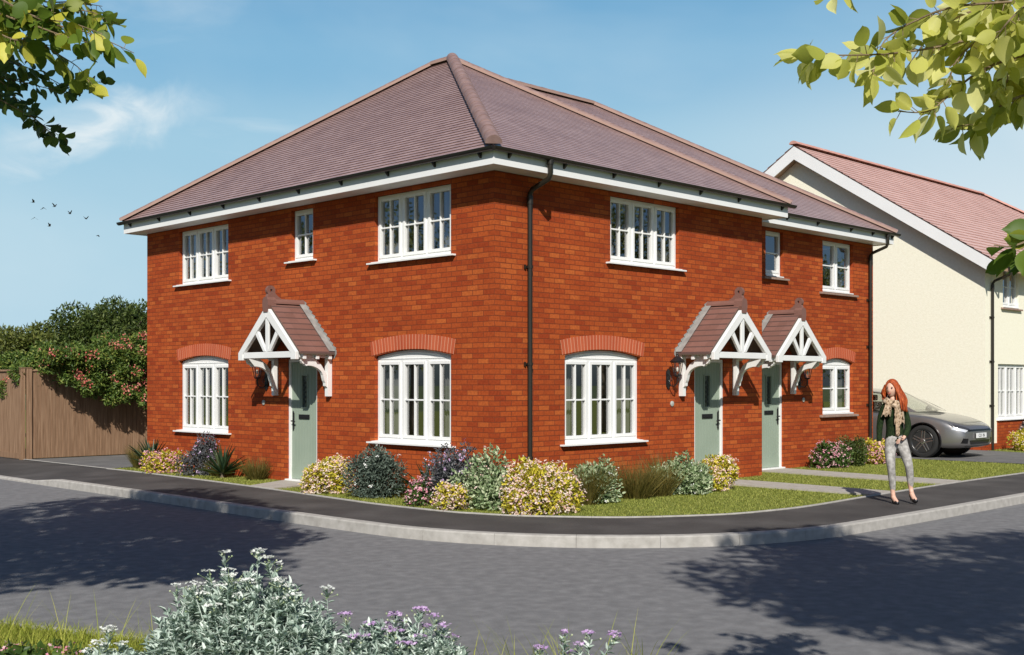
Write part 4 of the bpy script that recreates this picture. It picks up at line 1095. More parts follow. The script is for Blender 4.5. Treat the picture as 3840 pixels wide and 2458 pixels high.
rosette_shrub('silver_plant', cf(-2.3, 6.72, -.03), 'small silver plant with two white flower heads, left edge of the big foreground shrub', .20, .18, .16, 60, 62, L_SILVER, F_WHITE, 4, spikes=((-.02, 0, .27), (.05, 0, .20)))
rosette_shrub('lilac_shrub', cf(-.66, 6.62, -.03), 'silver leaved plant with lilac flowers against the right side of the big foreground shrub', .44, .3, .30, 260, 63, L_SILVER, F_LILAC, 16,
              spikes=((-.28, 0, .36), (-.12, 0, .34), (.0, 0, .38), (.14, 0, .40), (.28, 0, .31), (.22, 0, .36), (-.02, .05, .30)))
rosette_shrub('lilac_shrub', cf(.36, 6.62, -.03), 'separate low lilac flowered plant at the bottom edge in front of the open road', .24, .2, .11, 70, 64, L_SILVER, F_LILAC, 5,
              spikes=((-.20, 0, .19), (-.06, 0, .27), (.08, 0, .27), (.22, 0, .26), (.02, .04, .20)))
yellow(*cf(-2.95, 6.75)[:2], .34, .16, 65, 'low pink flowering plant in the verge grass at the bottom left corner', L_GREEN, F_PINK, 500, 120, .3, fs=.02)

# ================================================================ TREES
def limb(m, p0, p1, r0, r1, rs, k=6, wob=.06):
    p0 = np.array(p0, float); p1 = np.array(p1, float); L = np.linalg.norm(p1-p0); pts = []
    for i in range(k+1):
        t = i/k; pts.append(tuple(p0+(p1-p0)*t+rs.normal(size=3)*wob*L*math.sin(PI*t)*.6))
    m.tube(pts, [r0+(r1-r0)*i/k for i in range(k+1)], 8); return pts
def tree(loc, label, H, crown_z, rx, rz, n, ll, lw, leafmat, seed, group=None, trunk_r=.12, ry=None, name='tree', clusters=26, tpl=T_DIAM, build=True):
    root = empty(name, loc, label=label, cat='tree', group=group)
    rs = np.random.RandomState(seed); ry = ry or rx
    m = M(); top = (rs.normal()*.1, rs.normal()*.1, crown_z)
    limb(m, (0, 0, -.05), top, trunk_r, trunk_r*.55, rs, 8, .02)
    cs = []
    for i in range(clusters):
        d = rs.normal(size=3); d /= np.linalg.norm(d); q = rs.uniform(.45, .92)
        c = np.array([d[0]*rx*q, d[1]*ry*q, crown_z+d[2]*rz*q]); cs.append(c)
        if i % 2 == 0: limb(m, (0, 0, crown_z-rz*.55+rs.uniform(0, rz*.6)), c, trunk_r*.28, .012, rs)
    m.build('trunk', BARK, root, smooth=True, recalc=False)
    L = Leaves(); per = n//clusters
    for c in cs:
        sz = rs.uniform(.24, .42)*min(rx, rz)
        d = rs.normal(size=(per, 3)); d /= np.linalg.norm(d, axis=1, keepdims=True)
        P = c[None]+d*(sz*rs.uniform(.2, 1, per)**.5)[:, None]*np.array([1.15, 1.15, .85])
        dd, sd, nn = frames(per, rs, -.1, d*.8)
        L.add(tpl, P, dd, sd, nn, ll*rs.uniform(.7, 1.3, per), lw*rs.uniform(.7, 1.3, per))
    L.build('crown', leafmat, root); return root

# two trees rising beyond the fence
tree((4.6, 20.8, 0), 'dark green tree beyond the fence touching the brick house edge', 5, 2.85, 1.75, 1.35, 22000, .13, .05, L_DARK, 71, 'trees beyond the fence', clusters=60)
tree((3.2, 23.1, 0), 'olive green tree behind the fence at the left edge of the view', 5, 2.3, 1.9, 1.15, 24000, .13, .05, L_OLIVE, 72, 'trees beyond the fence', clusters=64)
tree((-.9, 26.5, 0), 'lower olive green tree half hidden past the left end of the fence', 5, 1.9, 2.4, 1.2, 14000, .15, .06, L_OLIVE, 73, 'trees beyond the fence', clusters=50)

# flowering bush spilling over the fence
def over_bush():
    root = empty('flowering_bush', (1.6, 14.4, 0), label='wide green bush with coral pink flowers spilling over the brown fence', cat='bush')
    rs = np.random.RandomState(81); L = Leaves(); F = Leaves(); st = M()
    blobs = []
    for i in range(80):                                      # body behind and over the fence top
        x = rs.uniform(-2.6, 3.6); y = rs.uniform(-.9, 1.2); z = rs.uniform(1.75, 2.62)-.10*abs(x-.2)*(x < .2)*.9
        blobs.append((x, y, z, rs.uniform(.22, .36)))
    for i in range(110):                                      # skirt hanging in front of the boards
        t = rs.uniform(-1, 1); x = .25+t*2.45; low = 1.22+.60*abs(t)**1.7
        blobs.append((x, rs.uniform(-1.25, -.85), rs.uniform(low, 2.35), rs.uniform(.14, .24)))
    for b in blobs:
        c = np.array(b[:3]); k = int(2300*b[3]**2*3.2)
        d = rs.normal(size=(k, 3)); d /= np.linalg.norm(d, axis=1, keepdims=True)
        P = c[None]+d*(b[3]*rs.uniform(.3, 1, k)**.5)[:, None]
        P = P[(np.abs(P[:, 1]+.68) > .09) | (P[:, 2] > 1.99)]; k = len(P)
        dd, sd, nn = frames(k, rs, .1, None)
        L.add(T_LANCE, P, dd, sd, nn, .085*rs.uniform(.7, 1.3, k), .034*rs.uniform(.8, 1.2, k))
        if rs.uniform() < .2 or (c[2] > 2.35 and rs.uniform() < .6) or (c[1] < -.8 and rs.uniform() < .34):
            k = 26; cc = c+np.array([-.2, -.5, .5])/np.linalg.norm([.2, .5, .5])*b[3]
            P = cc[None]+rs.normal(size=(k, 3))*.06
            up = rs.normal(size=(k, 3))+np.array([-.6, -.6, .6]); up /= np.linalg.norm(up, axis=1, keepdims=True)
            s1 = np.cross(up, rs.normal(size=(k, 3))); s1 /= np.linalg.norm(s1, axis=1, keepdims=True)
            F.add(T_PETAL, P, s1, np.cross(up, s1), up, .05, .05)
    for i in range(14):
        x = rs.uniform(-2.2, 3.2); limb(st, (x*.35, 0, 0), (x, rs.uniform(-.6, .8), 2.2), .03, .008, rs)
    st.build('stem', BARK, root, recalc=False); L.build('foliage', L_BUSH, root); F.build('flowers', F_CORAL, root)
over_bush()

# ---- street trees whose shade falls on the road; low boughs reach over the view
def bough(root, rloc, twigs, leaf, lw, mat_, seed, dens, tpl=T_OVAL, r=.006, spread=.03, name='leafy_bough'):
    """twigs: polylines of (X, Z, z) in the street frame"""
    rs = np.random.RandomState(seed); st = M(); L = Leaves(); P = []; D = []
    for tw in twigs:
        pts = [Vector(cf(*p))-Vector(rloc) for p in tw]
        sm = catmull([tuple(p) for p in pts], 5)
        st.tube(sm, [r*(1-.75*i/len(sm)) for i in range(len(sm))], 5)
        Ls = [0]
        for i in range(1, len(sm)): Ls.append(Ls[-1]+math.dist(sm[i-1], sm[i]))
        n = int(Ls[-1]/dens)
        for j in range(n):
            s = Ls[-1]*(j+.5+rs.uniform(-.3, .3))/n; i = max(k for k in range(len(Ls)) if Ls[k] <= s); i = min(i, len(sm)-2)
            t = (s-Ls[i])/max(1e-6, Ls[i+1]-Ls[i]); p = np.array(sm[i])*(1-t)+np.array(sm[i+1])*t
            ax = np.array(sm[i+1])-np.array(sm[i]); ax /= np.linalg.norm(ax)
            side = np.cross(ax, [0, 0, 1.]); side /= np.linalg.norm(side); q = 1 if j % 2 else -1
            # leaf on a short stalk, drooping
            upv = np.cross(side, ax)
            d = ax*.5+side*q*.55*rs.uniform(.3, 1)+upv*rs.uniform(-.9, .7)+np.array([0, 0, -.45*rs.uniform()])+rs.normal(size=3)*.25; d /= np.linalg.norm(d)
            stalk = p+d*leaf*.28*rs.uniform(.5, 1.5)
            st.tube([tuple(p), tuple(stalk)], .0016, 3, False); P.append(stalk); D.append(d)
    P = np.array(P); D = np.array(D); n = len(P)
    s = np.cross(D, rs.normal(size=(n, 3))+np.array([0, 0, .4])); s /= np.linalg.norm(s, axis=1, keepdims=True); nn = np.cross(s, D)
    L.add(tpl, P, D, s, nn, leaf*rs.uniform(.7, 1.2, n), lw*rs.uniform(.7, 1.15, n))
    bo = st.build(name, TWIG, root, recalc=False); L.build('leaves', mat_, bo)
    return bo
def px(x, y, Z):      # sheet of the bough plans: 1 unit = .3646 mm per metre of distance
    k = Z*3.646e-4*.9992
    return ((x-1203)*k, Z, 1.69+(898.5-y)*k)
def bough_plan(tw, Z, jit, seed):
    rr = random.Random(seed); out = []
    for t in tw:
        z0 = Z+rr.uniform(-jit, jit); out.append([px(x, y, z0+rr.uniform(-jit, jit)*.4) for x, y in t])
    return out
lt = cf(-6.2, 5.6)
def street_tree(X, Z, label, seed, crown_z, rx, ry, rz, n, cl):
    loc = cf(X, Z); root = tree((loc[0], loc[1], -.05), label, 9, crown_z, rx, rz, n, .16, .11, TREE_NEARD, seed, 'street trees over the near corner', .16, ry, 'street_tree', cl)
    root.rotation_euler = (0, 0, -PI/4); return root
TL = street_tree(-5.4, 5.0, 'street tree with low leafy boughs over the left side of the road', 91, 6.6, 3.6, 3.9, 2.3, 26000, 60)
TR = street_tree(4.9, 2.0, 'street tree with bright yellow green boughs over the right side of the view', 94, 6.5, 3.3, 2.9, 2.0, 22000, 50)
def attach(bo, root):
    bo.parent = root; bo.matrix_parent_inverse = (Matrix.Translation(root.location) @ root.rotation_euler.to_matrix().to_4x4()).inverted()
lb = [[(-120, -60), (20, 10), (120, 55), (200, 75), (250, 95), (315, 125)], [(-120, 20), (-10, 55), (80, 95), (140, 130), (185, 160), (215, 198)],
      [(-60, -60), (60, 5), (140, 20), (220, 30), (262, 62)], [(-80, 0), (20, 40), (80, 60), (150, 85), (205, 100)], [(-60, -40), (40, 20), (100, 45), (170, 55), (240, 80)],
      [(-60, 40), (0, 80), (40, 95), (60, 90)], [(0, -60), (90, 0), (170, 5), (240, 15)], [(-90, -20), (10, 25), (70, 35), (130, 30)]]
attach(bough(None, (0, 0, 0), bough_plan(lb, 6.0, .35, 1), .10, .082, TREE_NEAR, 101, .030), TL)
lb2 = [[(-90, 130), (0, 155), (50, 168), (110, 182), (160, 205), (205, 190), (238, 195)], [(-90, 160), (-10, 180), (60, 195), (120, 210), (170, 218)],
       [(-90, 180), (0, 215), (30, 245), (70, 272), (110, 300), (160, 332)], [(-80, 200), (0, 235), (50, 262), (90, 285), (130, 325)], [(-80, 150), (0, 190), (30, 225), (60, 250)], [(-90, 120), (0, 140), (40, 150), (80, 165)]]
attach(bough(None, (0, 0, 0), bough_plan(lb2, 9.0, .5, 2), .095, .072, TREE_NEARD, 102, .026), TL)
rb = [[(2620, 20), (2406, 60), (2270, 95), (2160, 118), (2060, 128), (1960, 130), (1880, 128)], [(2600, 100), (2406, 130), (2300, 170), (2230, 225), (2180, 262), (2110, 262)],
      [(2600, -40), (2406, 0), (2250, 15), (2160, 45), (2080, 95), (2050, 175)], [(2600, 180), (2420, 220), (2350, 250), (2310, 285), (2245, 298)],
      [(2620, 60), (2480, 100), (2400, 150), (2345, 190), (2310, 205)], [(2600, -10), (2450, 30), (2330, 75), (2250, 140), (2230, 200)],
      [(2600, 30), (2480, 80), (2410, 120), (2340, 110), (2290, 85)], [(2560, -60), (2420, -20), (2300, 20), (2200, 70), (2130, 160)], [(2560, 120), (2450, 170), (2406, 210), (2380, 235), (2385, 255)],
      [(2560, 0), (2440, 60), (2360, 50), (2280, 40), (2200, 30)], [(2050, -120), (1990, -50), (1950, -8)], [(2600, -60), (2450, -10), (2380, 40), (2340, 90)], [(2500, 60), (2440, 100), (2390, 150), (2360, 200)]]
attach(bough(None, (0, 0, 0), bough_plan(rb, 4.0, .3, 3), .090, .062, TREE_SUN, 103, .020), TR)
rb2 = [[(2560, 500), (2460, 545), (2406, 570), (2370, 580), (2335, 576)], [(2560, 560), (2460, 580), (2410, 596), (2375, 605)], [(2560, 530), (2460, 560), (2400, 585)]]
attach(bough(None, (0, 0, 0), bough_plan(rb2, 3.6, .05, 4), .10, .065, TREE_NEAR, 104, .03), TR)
# trees along the side streets, seen mirrored in the window glass
for (x, y, s, lb_) in ((-13, 17.5, 111, 'street tree across the side road, nearest the junction'), (-13.5, 24.5, 112, 'street tree across the side road, middle of three'), (-13, 32, 113, 'street tree across the side road, furthest from the junction'),
                       (19, -14, 114, 'street tree across the front road, nearest the junction'), (26, -14.5, 115, 'street tree across the front road, middle of three'), (37, -15, 116, 'street tree across the front road, furthest from the junction')):
    tree((x, y, -.05), lb_, 8, 4.9, 2.7, 3.0, 6000, .16, .09, L_OLIVE, s, 'street trees across the roads', .13)
# ================================================================ FENCES
def fence_run(x0, y0, x1, y1, label, post_every=1.85, first_post=True):
    L = math.dist((x0, y0), (x1, y1)); a = math.atan2(y1-y0, x1-x0)
    root = empty('timber_fence', (x0, y0, 0), a, label=label, cat='fence', group='close boarded fences')
    b = M(); n = int(L/.125)
    for i in range(n):
        u = i*L/n; h = 1.93+.004*math.sin(i*2.1)
        b.prism([(u, -.012), (u+L/n+.012, -.001+.0), (u+L/n+.012, .008), (u, .004)], .02, h, 2)
    b.box(0, L, .006, .026, .01, .14)
    b.build('boards', FENCE, root)
    c = M(); c.prism([(-.035, 1.93), (.045, 1.93), (.045, 1.955), (.005, 1.972), (-.035, 1.955)], 0, L, 0)
    c.build('cap_rail', FENCE, root, bevel=.003)
    k = 0; u = 0.
    while u <= L+.01:
        p = M(); p.box(u-.05, u+.05, -.045, .055, -.1, 1.99); p.box(u-.058, u+.058, -.053, .063, 1.99, 2.01)
        p.build('post', FENCE, root, bevel=.004); u += post_every*1.95
    return root
fence_run(-.92, 13.86, -.92, 30.0, 'brown close boarded fence running along the footpath at the left edge')
fence_run(-.80, 13.80, 11.8, 13.80, 'brown close boarded fence behind the side drive, shaded by the flowering bush')

# ================================================================ CAR
CARP = mat('silver_grey_car_paint', (.27, .262, .258), .32, .65, .5, .8)
TYRE = mat('tyre_rubber', (.018, .018, .018), .8)
RIM = mat('dark_rim', (.10, .098, .095), .28, .85)
RIMB = mat('bright_rim_face', (.55, .54, .52), .25, .9)
CARBLK = mat('gloss_black_trim', (.01, .01, .011), .18)
CARGREY = mat('grey_lower_trim', (.11, .105, .10), .55)
LIME = mat('lime_brake_caliper', (.35, .42, .03), .45)
HLG = mat('headlight_glass', (.05, .05, .055), .05, spec=1.)
HLW = mat('headlight_reflector', (.86, .87, .88), .12, .4)
PLATE = mat('number_plate_white', (.80, .80, .78), .5)
INK = mat('plate_ink', (.02, .02, .02), .6)
CARG = glass_mat('car_glass', (.75, .78, .74), 1.5, .06)
car = empty('parked_car', (14.42, .19, .006), label='silver grey hatchback car parked nose out on the drive behind the woman', cat='car')
def car_section(y):
    """half profile of the lower body at distance y behind the front axle: list of (t, z)"""
    def itp(tab):
        for i in range(len(tab)-1):
            if tab[i][0] <= y <= tab[i+1][0]:
                t = (y-tab[i][0])/(tab[i+1][0]-tab[i][0]); t = t*t*(3-2*t) if False else t
                return tab[i][1]+(tab[i+1][1]-tab[i][1])*t
        return tab[0][1] if y < tab[0][0] else tab[-1][1]
    w = itp([(-.90, .66), (-.82, .78), (-.65, .875), (-.4, .925), (0, .95), (.6, .945), (1.6, .935), (2.6, .955), (3.1, .95), (3.6, .86), (3.85, .74)])
    zt = itp([(-.90, .67), (-.84, .73), (-.70, .80), (-.45, .885), (-.1, .965), (.3, 1.02), (.7, 1.055), (1.2, 1.06), (3.0, 1.08), (3.6, 1.06), (3.85, .98)])
    zs = itp([(-.90, .60), (-.84, .66), (-.70, .735), (-.45, .83), (-.1, .92), (.3, .945), (.7, .94), (1.6, .955), (3.0, 1.0), (3.6, .97), (3.85, .9)])
    zb = itp([(-.90, .30), (-.84, .24), (-.6, .20), (3.3, .22), (3.85, .34)])
    return [(0, zb), (w*.80, zb), (w*.97, zb+.06), (w*1.0, zb+.20), (w*.995, .60 if zs > .75 else zb+(zs-zb)*.6), (w*.985, zs-.08), (w*.93, zs), (w*.80, zs+(zt-zs)*.55), (w*.45, zt-.012), (0, zt)]
ys = [-.90, -.84, -.70, -.55, -.42, -.2, 0, .2, .42, .7, 1.1, 1.6, 2.1, 2.45, 2.7, 2.9, 3.1, 3.35, 3.6, 3.78, 3.85]
b = M(); P = []
for y in ys:
    s = car_section(y); full = [(-t, z) for t, z in s] + [(t, z) for t, z in s[::-1]][1:-1]
    P.append([(t, y, z) for t, z in full])
k = len(P[0])
b.add([p for r in P for p in r], [(i*k+j, i*k+(j+1) % k, (i+1)*k+(j+1) % k, (i+1)*k+j) for i in range(len(P)-1) for j in range(k)] + [tuple(range(k))[::-1], tuple(range((len(P)-1)*k, len(P)*k))])
tmp = b.build('body_raw', CARP, smooth=True)
sub = tmp.modifiers.new('s', 'SUBSURF'); sub.levels = sub.render_levels = 2
cutm = M()
for yy in (0, 2.9):
    for q in (-1, 1):
        cutm.lathe([(.405, q*.60), (.405, q*1.2)], yy, .365, 40, 0)
cut = cutm.build('arch_cut', CARBLK)
bo = tmp.modifiers.new('b', 'BOOLEAN'); bo.operation = 'DIFFERENCE'; bo.object = cut; bo.solver = 'EXACT'
dg = bpy.context.evaluated_depsgraph_get()
me = bpy.data.meshes.new_from_object(tmp.evaluated_get(dg)); me.materials.clear()
bpy.data.objects.remove(tmp); bpy.data.objects.remove(cut)
body = link('body', me, [CARP, CARBLK], car)
me.polygons.foreach_set('use_smooth', [True]*len(me.polygons)); me.set_sharp_from_angle(angle=math.radians(35))
# greenhouse shell: pillars and roof in paint, openings filled by glass
belt = [.22, .46, 1.72, 1.84, 2.62, 3.55]; roofy = [1.02, 1.18, 1.70, 1.80, 2.42, 3.05]
rz_ = [1.40, 1.43, 1.485, 1.487, 1.475, 1.40]
pm, gm, km = M(), M(), M()
def bpt(i, q): return (q*(.80 if 0 < i < 5 else .76), belt[i], 1.015 + .02*(belt[i] > 2))
def rpt(i, q): return (q*(.60 if 0 < i < 5 else .55), roofy[i], rz_[i])
def mids(a, b, t, bulge=.0): return tuple(a[j]+(b[j]-a[j])*t+(bulge*math.copysign(1, a[0]) if j == 0 else 0) for j in range(3))
for q in (-1, 1):
    for i in range(5):
        A_, B_, C_, D_ = bpt(i, q), bpt(i+1, q), rpt(i+1, q), rpt(i, q)
        col = [mids(A_, D_, t, .045*math.sin(PI*t)) for t in (0, .33, .66, 1)]; col2 = [mids(B_, C_, t, .045*math.sin(PI*t)) for t in (0, .33, .66, 1)]
        tgt = {0: pm, 1: gm, 2: km, 3: gm, 4: pm}[i]
        tgt.add(col+col2, [(j, j+4, j+5, j+1) for j in range(3)])
    # roof rail
    for i in range(5):
        A_, B_ = rpt(i, q), rpt(i+1, q)
        pm.add([A_, B_, (B_[0]*.86, B_[1], B_[2]+.03), (A_[0]*.86, A_[1], A_[2]+.03)], [(0,1,2,3)])
    # window surround
    edge = [mids(bpt(1, q), rpt(1, q), t, .05*math.sin(PI*t)+.004) for t in (0, .33, .66, 1)] + [tuple(c+(.006*q if j == 0 else 0) for j, c in enumerate(rpt(i, q))) for i in (2, 3, 4)] + [mids(rpt(4, q), bpt(4, q), t, .05*math.sin(PI*t)+.004) for t in (.33, .66, 1)]
    km.tube(edge, .012, 5); km.tube([bpt(1, q), bpt(4, q)], .014, 5)
for i in range(5):
    a, c = rpt(i, -1), rpt(i+1, -1)
    W = [-.86, -.4, 0, .4, .86]; h = [.03, .05, .056, .05, .03]
    r0 = [(abs(a[0])*w, a[1], a[2]+hh) for w, hh in zip(W, h)]; r1 = [(abs(c[0])*w, c[1], c[2]+hh) for w, hh in zip(W, h)]
    pm.add(r0+r1, [(j, j+1, j+6, j+5) for j in range(4)])
def screen(i, y_c, zf):
    bl, br = bpt(i, -1), bpt(i, 1); tl, tr = rpt(i, -1), rpt(i, 1); V = []
    for t in (0, .5, 1):
        l = mids(bl, tl, t); r = mids(br, tr, t)
        for s in (0, .25, .5, .75, 1):
            bow = math.sin(PI*s); V.append((l[0]+(r[0]-l[0])*s, l[1]+y_c*bow*(1-.4*t), l[2]+.056*bow*t+.02*bow*(1-t)*zf))
    gm.add(V, [(a*5+b_, a*5+b_+1, a*5+b_+6, a*5+b_+5) for a in range(2) for b_ in range(4)])
screen(0, -.20, 1); screen(5, .14, 1)
pm.build('cabin_frame', CARP, body, smooth=True, recalc=False, angle=50)
gm.build('window_glass', CARG, body, smooth=True, recalc=False); km.build('window_trim', CARBLK, body, recalc=False)
i_ = M()
for q in (-1, 1):
    i_.box(q*.38-.22, q*.38+.22, 1.75, 1.95, .7, 1.22); i_.box(q*.38-.10, q*.38+.10, 1.80, 1.92, 1.24, 1.38)
i_.box(-.6, .6, 2.75, 2.95, .7, 1.18); i_.box(-.72, .72, .55, .95, .8, 1.03)
i_.build('seat', CARBLK, body, bevel=.03)
def car_wheel(q, y):
    w = M(); c = (y, .365)
    w.lathe([(.235, q*.735), (.30, q*.715), (.352, q*.74), (.367, q*.80), (.367, q*.88), (.352, q*.935), (.30, q*.952), (.262, q*.945), (.25, q*.93)], *c, 40, 0)
    o = w.build('wheel', TYRE, car, smooth=True, angle=50)
    r = M(); r.lathe([(.25, q*.925), (.262, q*.945), (.255, q*.952), (.236, q*.935), (.225, q*.80), (.05, q*.79)], *c, 40, 0)
    r.build('rim_barrel', RIM, o, smooth=True, angle=50)
    s = M()
    for j in range(5):
        a = 2*PI*j/5+.35; da = .17
        R_ = lambda rr, aa: (y+rr*math.cos(aa), .365+rr*math.sin(aa))
        for e in (-1, 1):
            s.prism([R_(.05, a+e*.35), R_(.07, a+e*.75), R_(.245, a+e*da+.05), R_(.245, a+e*da*.45+.05)][::1], q*.895, q*.94, 0)
        s.prism([R_(.06, a-.2), R_(.06, a+.2), R_(.15, a+.03), R_(.15, a-.03)], q*.905, q*.925, 0)
    s.lathe([(.0, q*.90), (.065, q*.905), (.06, q*.945), (.035, q*.952), (0, q*.952)], *c, 20, 0)
    s.build('spokes', RIMB if q < 0 else RIM, o, bevel=.004)
    d = M(); d.lathe([(.0, q*.82), (.19, q*.82), (.19, q*.835), (0, q*.835)], *c, 30, 0); d.build('brake_disc', RIM, o)
    cal = M(); R_ = lambda rr, aa: (y+rr*math.cos(aa), .365+rr*math.sin(aa))
    cal.prism([R_(.13, .15), R_(.2, .15), R_(.215, .5), R_(.2, .9), R_(.13, .9)], q*.80, q*.88, 0); cal.prism([R_(.13, -.9), R_(.2, -.9), R_(.21, -.5), R_(.2, -.25), R_(.13, -.25)], q*.80, q*.88, 0)
    cal.build('brake_caliper', LIME, o)
for q in (-1, 1):
    for y in (0, 2.9): car_wheel(q, y)
def arch_trim(q, y):
    m = M(); K = 20; V = []
    for j in range(K+1):
        a = -.30+(PI+.60)*j/K
        for rr, t in ((.402, .90), (.402, .968), (.425, .966), (.43, .93)): V.append((q*t*(.985 if y == 0 else 1.0), y+rr*math.cos(a), .365+rr*math.sin(a)))
    m.add(V, [(j*4+b_, j*4+b_+1, j*4+b_+5, j*4+b_+4) for j in range(K) for b_ in range(3)])
    m.lathe([(.40, q*.60), (.40, q*.605)], y, .365, 30, 0)
    m.build('arch_trim', CARBLK, body, smooth=True, recalc=False, angle=40)
for q in (-1, 1):
    for y in (0, 2.9): arch_trim(q, y)
# nose: lamps, grille blade, plate, intakes
def surf_y(t, z):
    """front of the body at half width t, height z"""
    best = None
    dv = Vector((0, 1, 0)); hit, loc, nor, _ = body.ray_cast(Vector((t, -2, z)), dv)
    return (loc.y if hit else -.80), hit
bpy.context.view_layer.update()
def patch(name, pts, m, off=.008, th=.02, parent=body, sub_=6):
    """pts quad in (t,z): lt, rt, rb, lb laid over the nose"""
    g = M(); V = []
    for i in range(sub_+1):
        for j in range(3):
            u = i/sub_; v = j/2
            t = (pts[0][0]*(1-u)+pts[1][0]*u)*(1-v)+(pts[3][0]*(1-u)+pts[2][0]*u)*v; z = (pts[0][1]*(1-u)+pts[1][1]*u)*(1-v)+(pts[3][1]*(1-u)+pts[2][1]*u)*v
            y, _ = surf_y(t, z); V.append((t, y-off, z))
    for i in range(sub_+1):
        for j in range(3):
            a = V[i*3+j]; V.append((a[0], a[1]+th, a[2]))
    n3 = (sub_+1)*3; F = [(i*3+j, i*3+j+1, (i+1)*3+j+1, (i+1)*3+j) for i in range(sub_) for j in range(2)]
    F += [(i*3, (i+1)*3, n3+(i+1)*3, n3+i*3) for i in range(sub_)] + [(i*3+2, (i+1)*3+2, n3+(i+1)*3+2, n3+i*3+2) for i in range(sub_)] + [(0, 1, n3+1, n3), (1, 2, n3+2, n3+1), (sub_*3, sub_*3+1, n3+sub_*3+1, n3+sub_*3), (sub_*3+1, sub_*3+2, n3+sub_*3+2, n3+sub_*3+1)]
    g.add(V, F); return g.build(name, m, parent, smooth=True, angle=40)
patch('grille_blade', [(-.60, .640), (.60, .640), (.60, .600), (-.60, .600)], CARBLK, sub_=16)
patch('lower_intake', [(-.52, .40), (.52, .40), (.46, .31), (-.46, .31)], CARBLK, sub_=14)
patch('bumper_blade', [(-.66, .285), (.66, .285), (.60, .255), (-.60, .255)], CARGREY, .02, .03, sub_=14)
for q in (-1, 1):
    hl = patch('headlight', [(q*.50, .655), (q*.845, .775), (q*.84, .690), (q*.52, .590)], HLG, .006)
    patch('light_strip', [(q*.60, .62), (q*.86, .70), (q*.855, .635), (q*.70, .58)], HLW, .014, .02, hl)
    patch('side_intake', [(q*.58, .44), (q*.74, .45), (q*.76, .34), (q*.60, .33)], CARBLK, .006)
yp, _ = surf_y(0, .50)
pl = M(); pl.box(-.26, .26, yp-.035, yp-.02, .445, .555); plo = pl.build('number_plate', PLATE, body, bevel=.003)
cu = bpy.data.curves.new('plate_text', 'FONT'); cu.body = 'CO· IN'; cu.size = .105; cu.align_x = 'CENTER'; cu.align_y = 'CENTER'; cu.extrude = .001
to = bpy.data.objects.new('tmp_text', cu); COL.objects.link(to); dg = bpy.context.evaluated_depsgraph_get(); dg.update()
tme = bpy.data.meshes.new_from_object(to.evaluated_get(dg)); bpy.data.objects.remove(to)
tme.materials.clear(); tob = link('plate_characters', tme, INK, plo, (0, yp-.037, .498)); tob.rotation_euler = (PI/2, 0, 0)
for q in (-1, 1):                                            # mirrors, sills, handles
    m = M(); m.ball((q*1.02, .78, 1.06), (.115, .065, .075), 12, 8); m.tube([(q*.82, .80, 1.0), (q*.95, .80, 1.03)], .022, 6); m.build('wing_mirror', CARBLK, body, smooth=True)
    s = M(); s.box(min(q*.90, q*.945), max(q*.90, q*.945), .44, 2.46, .20, .30); s.build('sill_trim', CARBLK, body, bevel=.01)
    h = M(); h.box(min(q*.955, q*.965), max(q*.955, q*.965), 1.35, 1.55, .86, .885); h.build('door_handle', CARP, body)

# ================================================================ WOMAN
SKIN = mat('skin', (.70, .43, .32), .5, spec=.35)
KNIT = noise_mat('dark_green_knit', [(.3, (.010, .020, .009)), (.7, (.028, .045, .017))], 40., rough=.95, bump=.6, bscale=120., spec=.1)
DENIM = noise_mat('pale_grey_denim', [(.32, (.26, .25, .23)), (.5, (.40, .38, .355)), (.68, (.54, .52, .49))], 18., rough=.9, bump=.3, bscale=60., spec=.1)
HAIR = noise_mat('copper_hair', [(.3, (.20, .030, .006)), (.55, (.42, .075, .013)), (.75, (.62, .15, .03))], 20., rough=.5, bump=.8, bscale=50., stretch=(3, 3, .5), spec=.4)
SCARF = noise_mat('beige_leopard_scarf', [(.40, (.08, .05, .03)), (.46, (.42, .31, .21)), (.60, (.52, .40, .29)), (.75, (.66, .53, .41))], 30., rough=.95, bump=.7, bscale=50., spec=.05)
SHOE = mat('black_shoe', (.012, .011, .012), .3)
WX, WZ = 16.35*(3384-1920)/4380, 16.33
wl = cf(WX, WZ, 0)
woman = empty('person', wl, -PI/4, label='woman with copper hair, dark green jumper, beige scarf and grey jeans on the footpath', cat='person')
def skin(name, pts, edges, m, parent, root=0, sub_=2, flat=None):
    """pts: (x, y, z, rx, ry)"""
    me = bpy.data.meshes.new(name); me.from_pydata([p[:3] for p in pts], edges, []); me.update()
    o = bpy.data.objects.new(name, me); COL.objects.link(o)
    sm_ = o.modifiers.new('skin', 'SKIN'); sm_.use_smooth_shade = True
    for i, p in enumerate(pts):
        sv = me.skin_vertices[0].data[i]; sv.radius = (p[3], p[4] if len(p) > 4 else p[3]); sv.use_root = (i == root)
    ss = o.modifiers.new('sub', 'SUBSURF'); ss.levels = ss.render_levels = sub_
    dg = bpy.context.evaluated_depsgraph_get(); dg.update()
    nm = bpy.data.meshes.new_from_object(o.evaluated_get(dg)); bpy.data.objects.remove(o)
    nm.materials.clear(); nm.polygons.foreach_set('use_smooth', [True]*len(nm.polygons))
    return link(name, nm, m, parent)
# image frame of the figure: x right, y away, z up
HIP = (-.10, 0, .90)
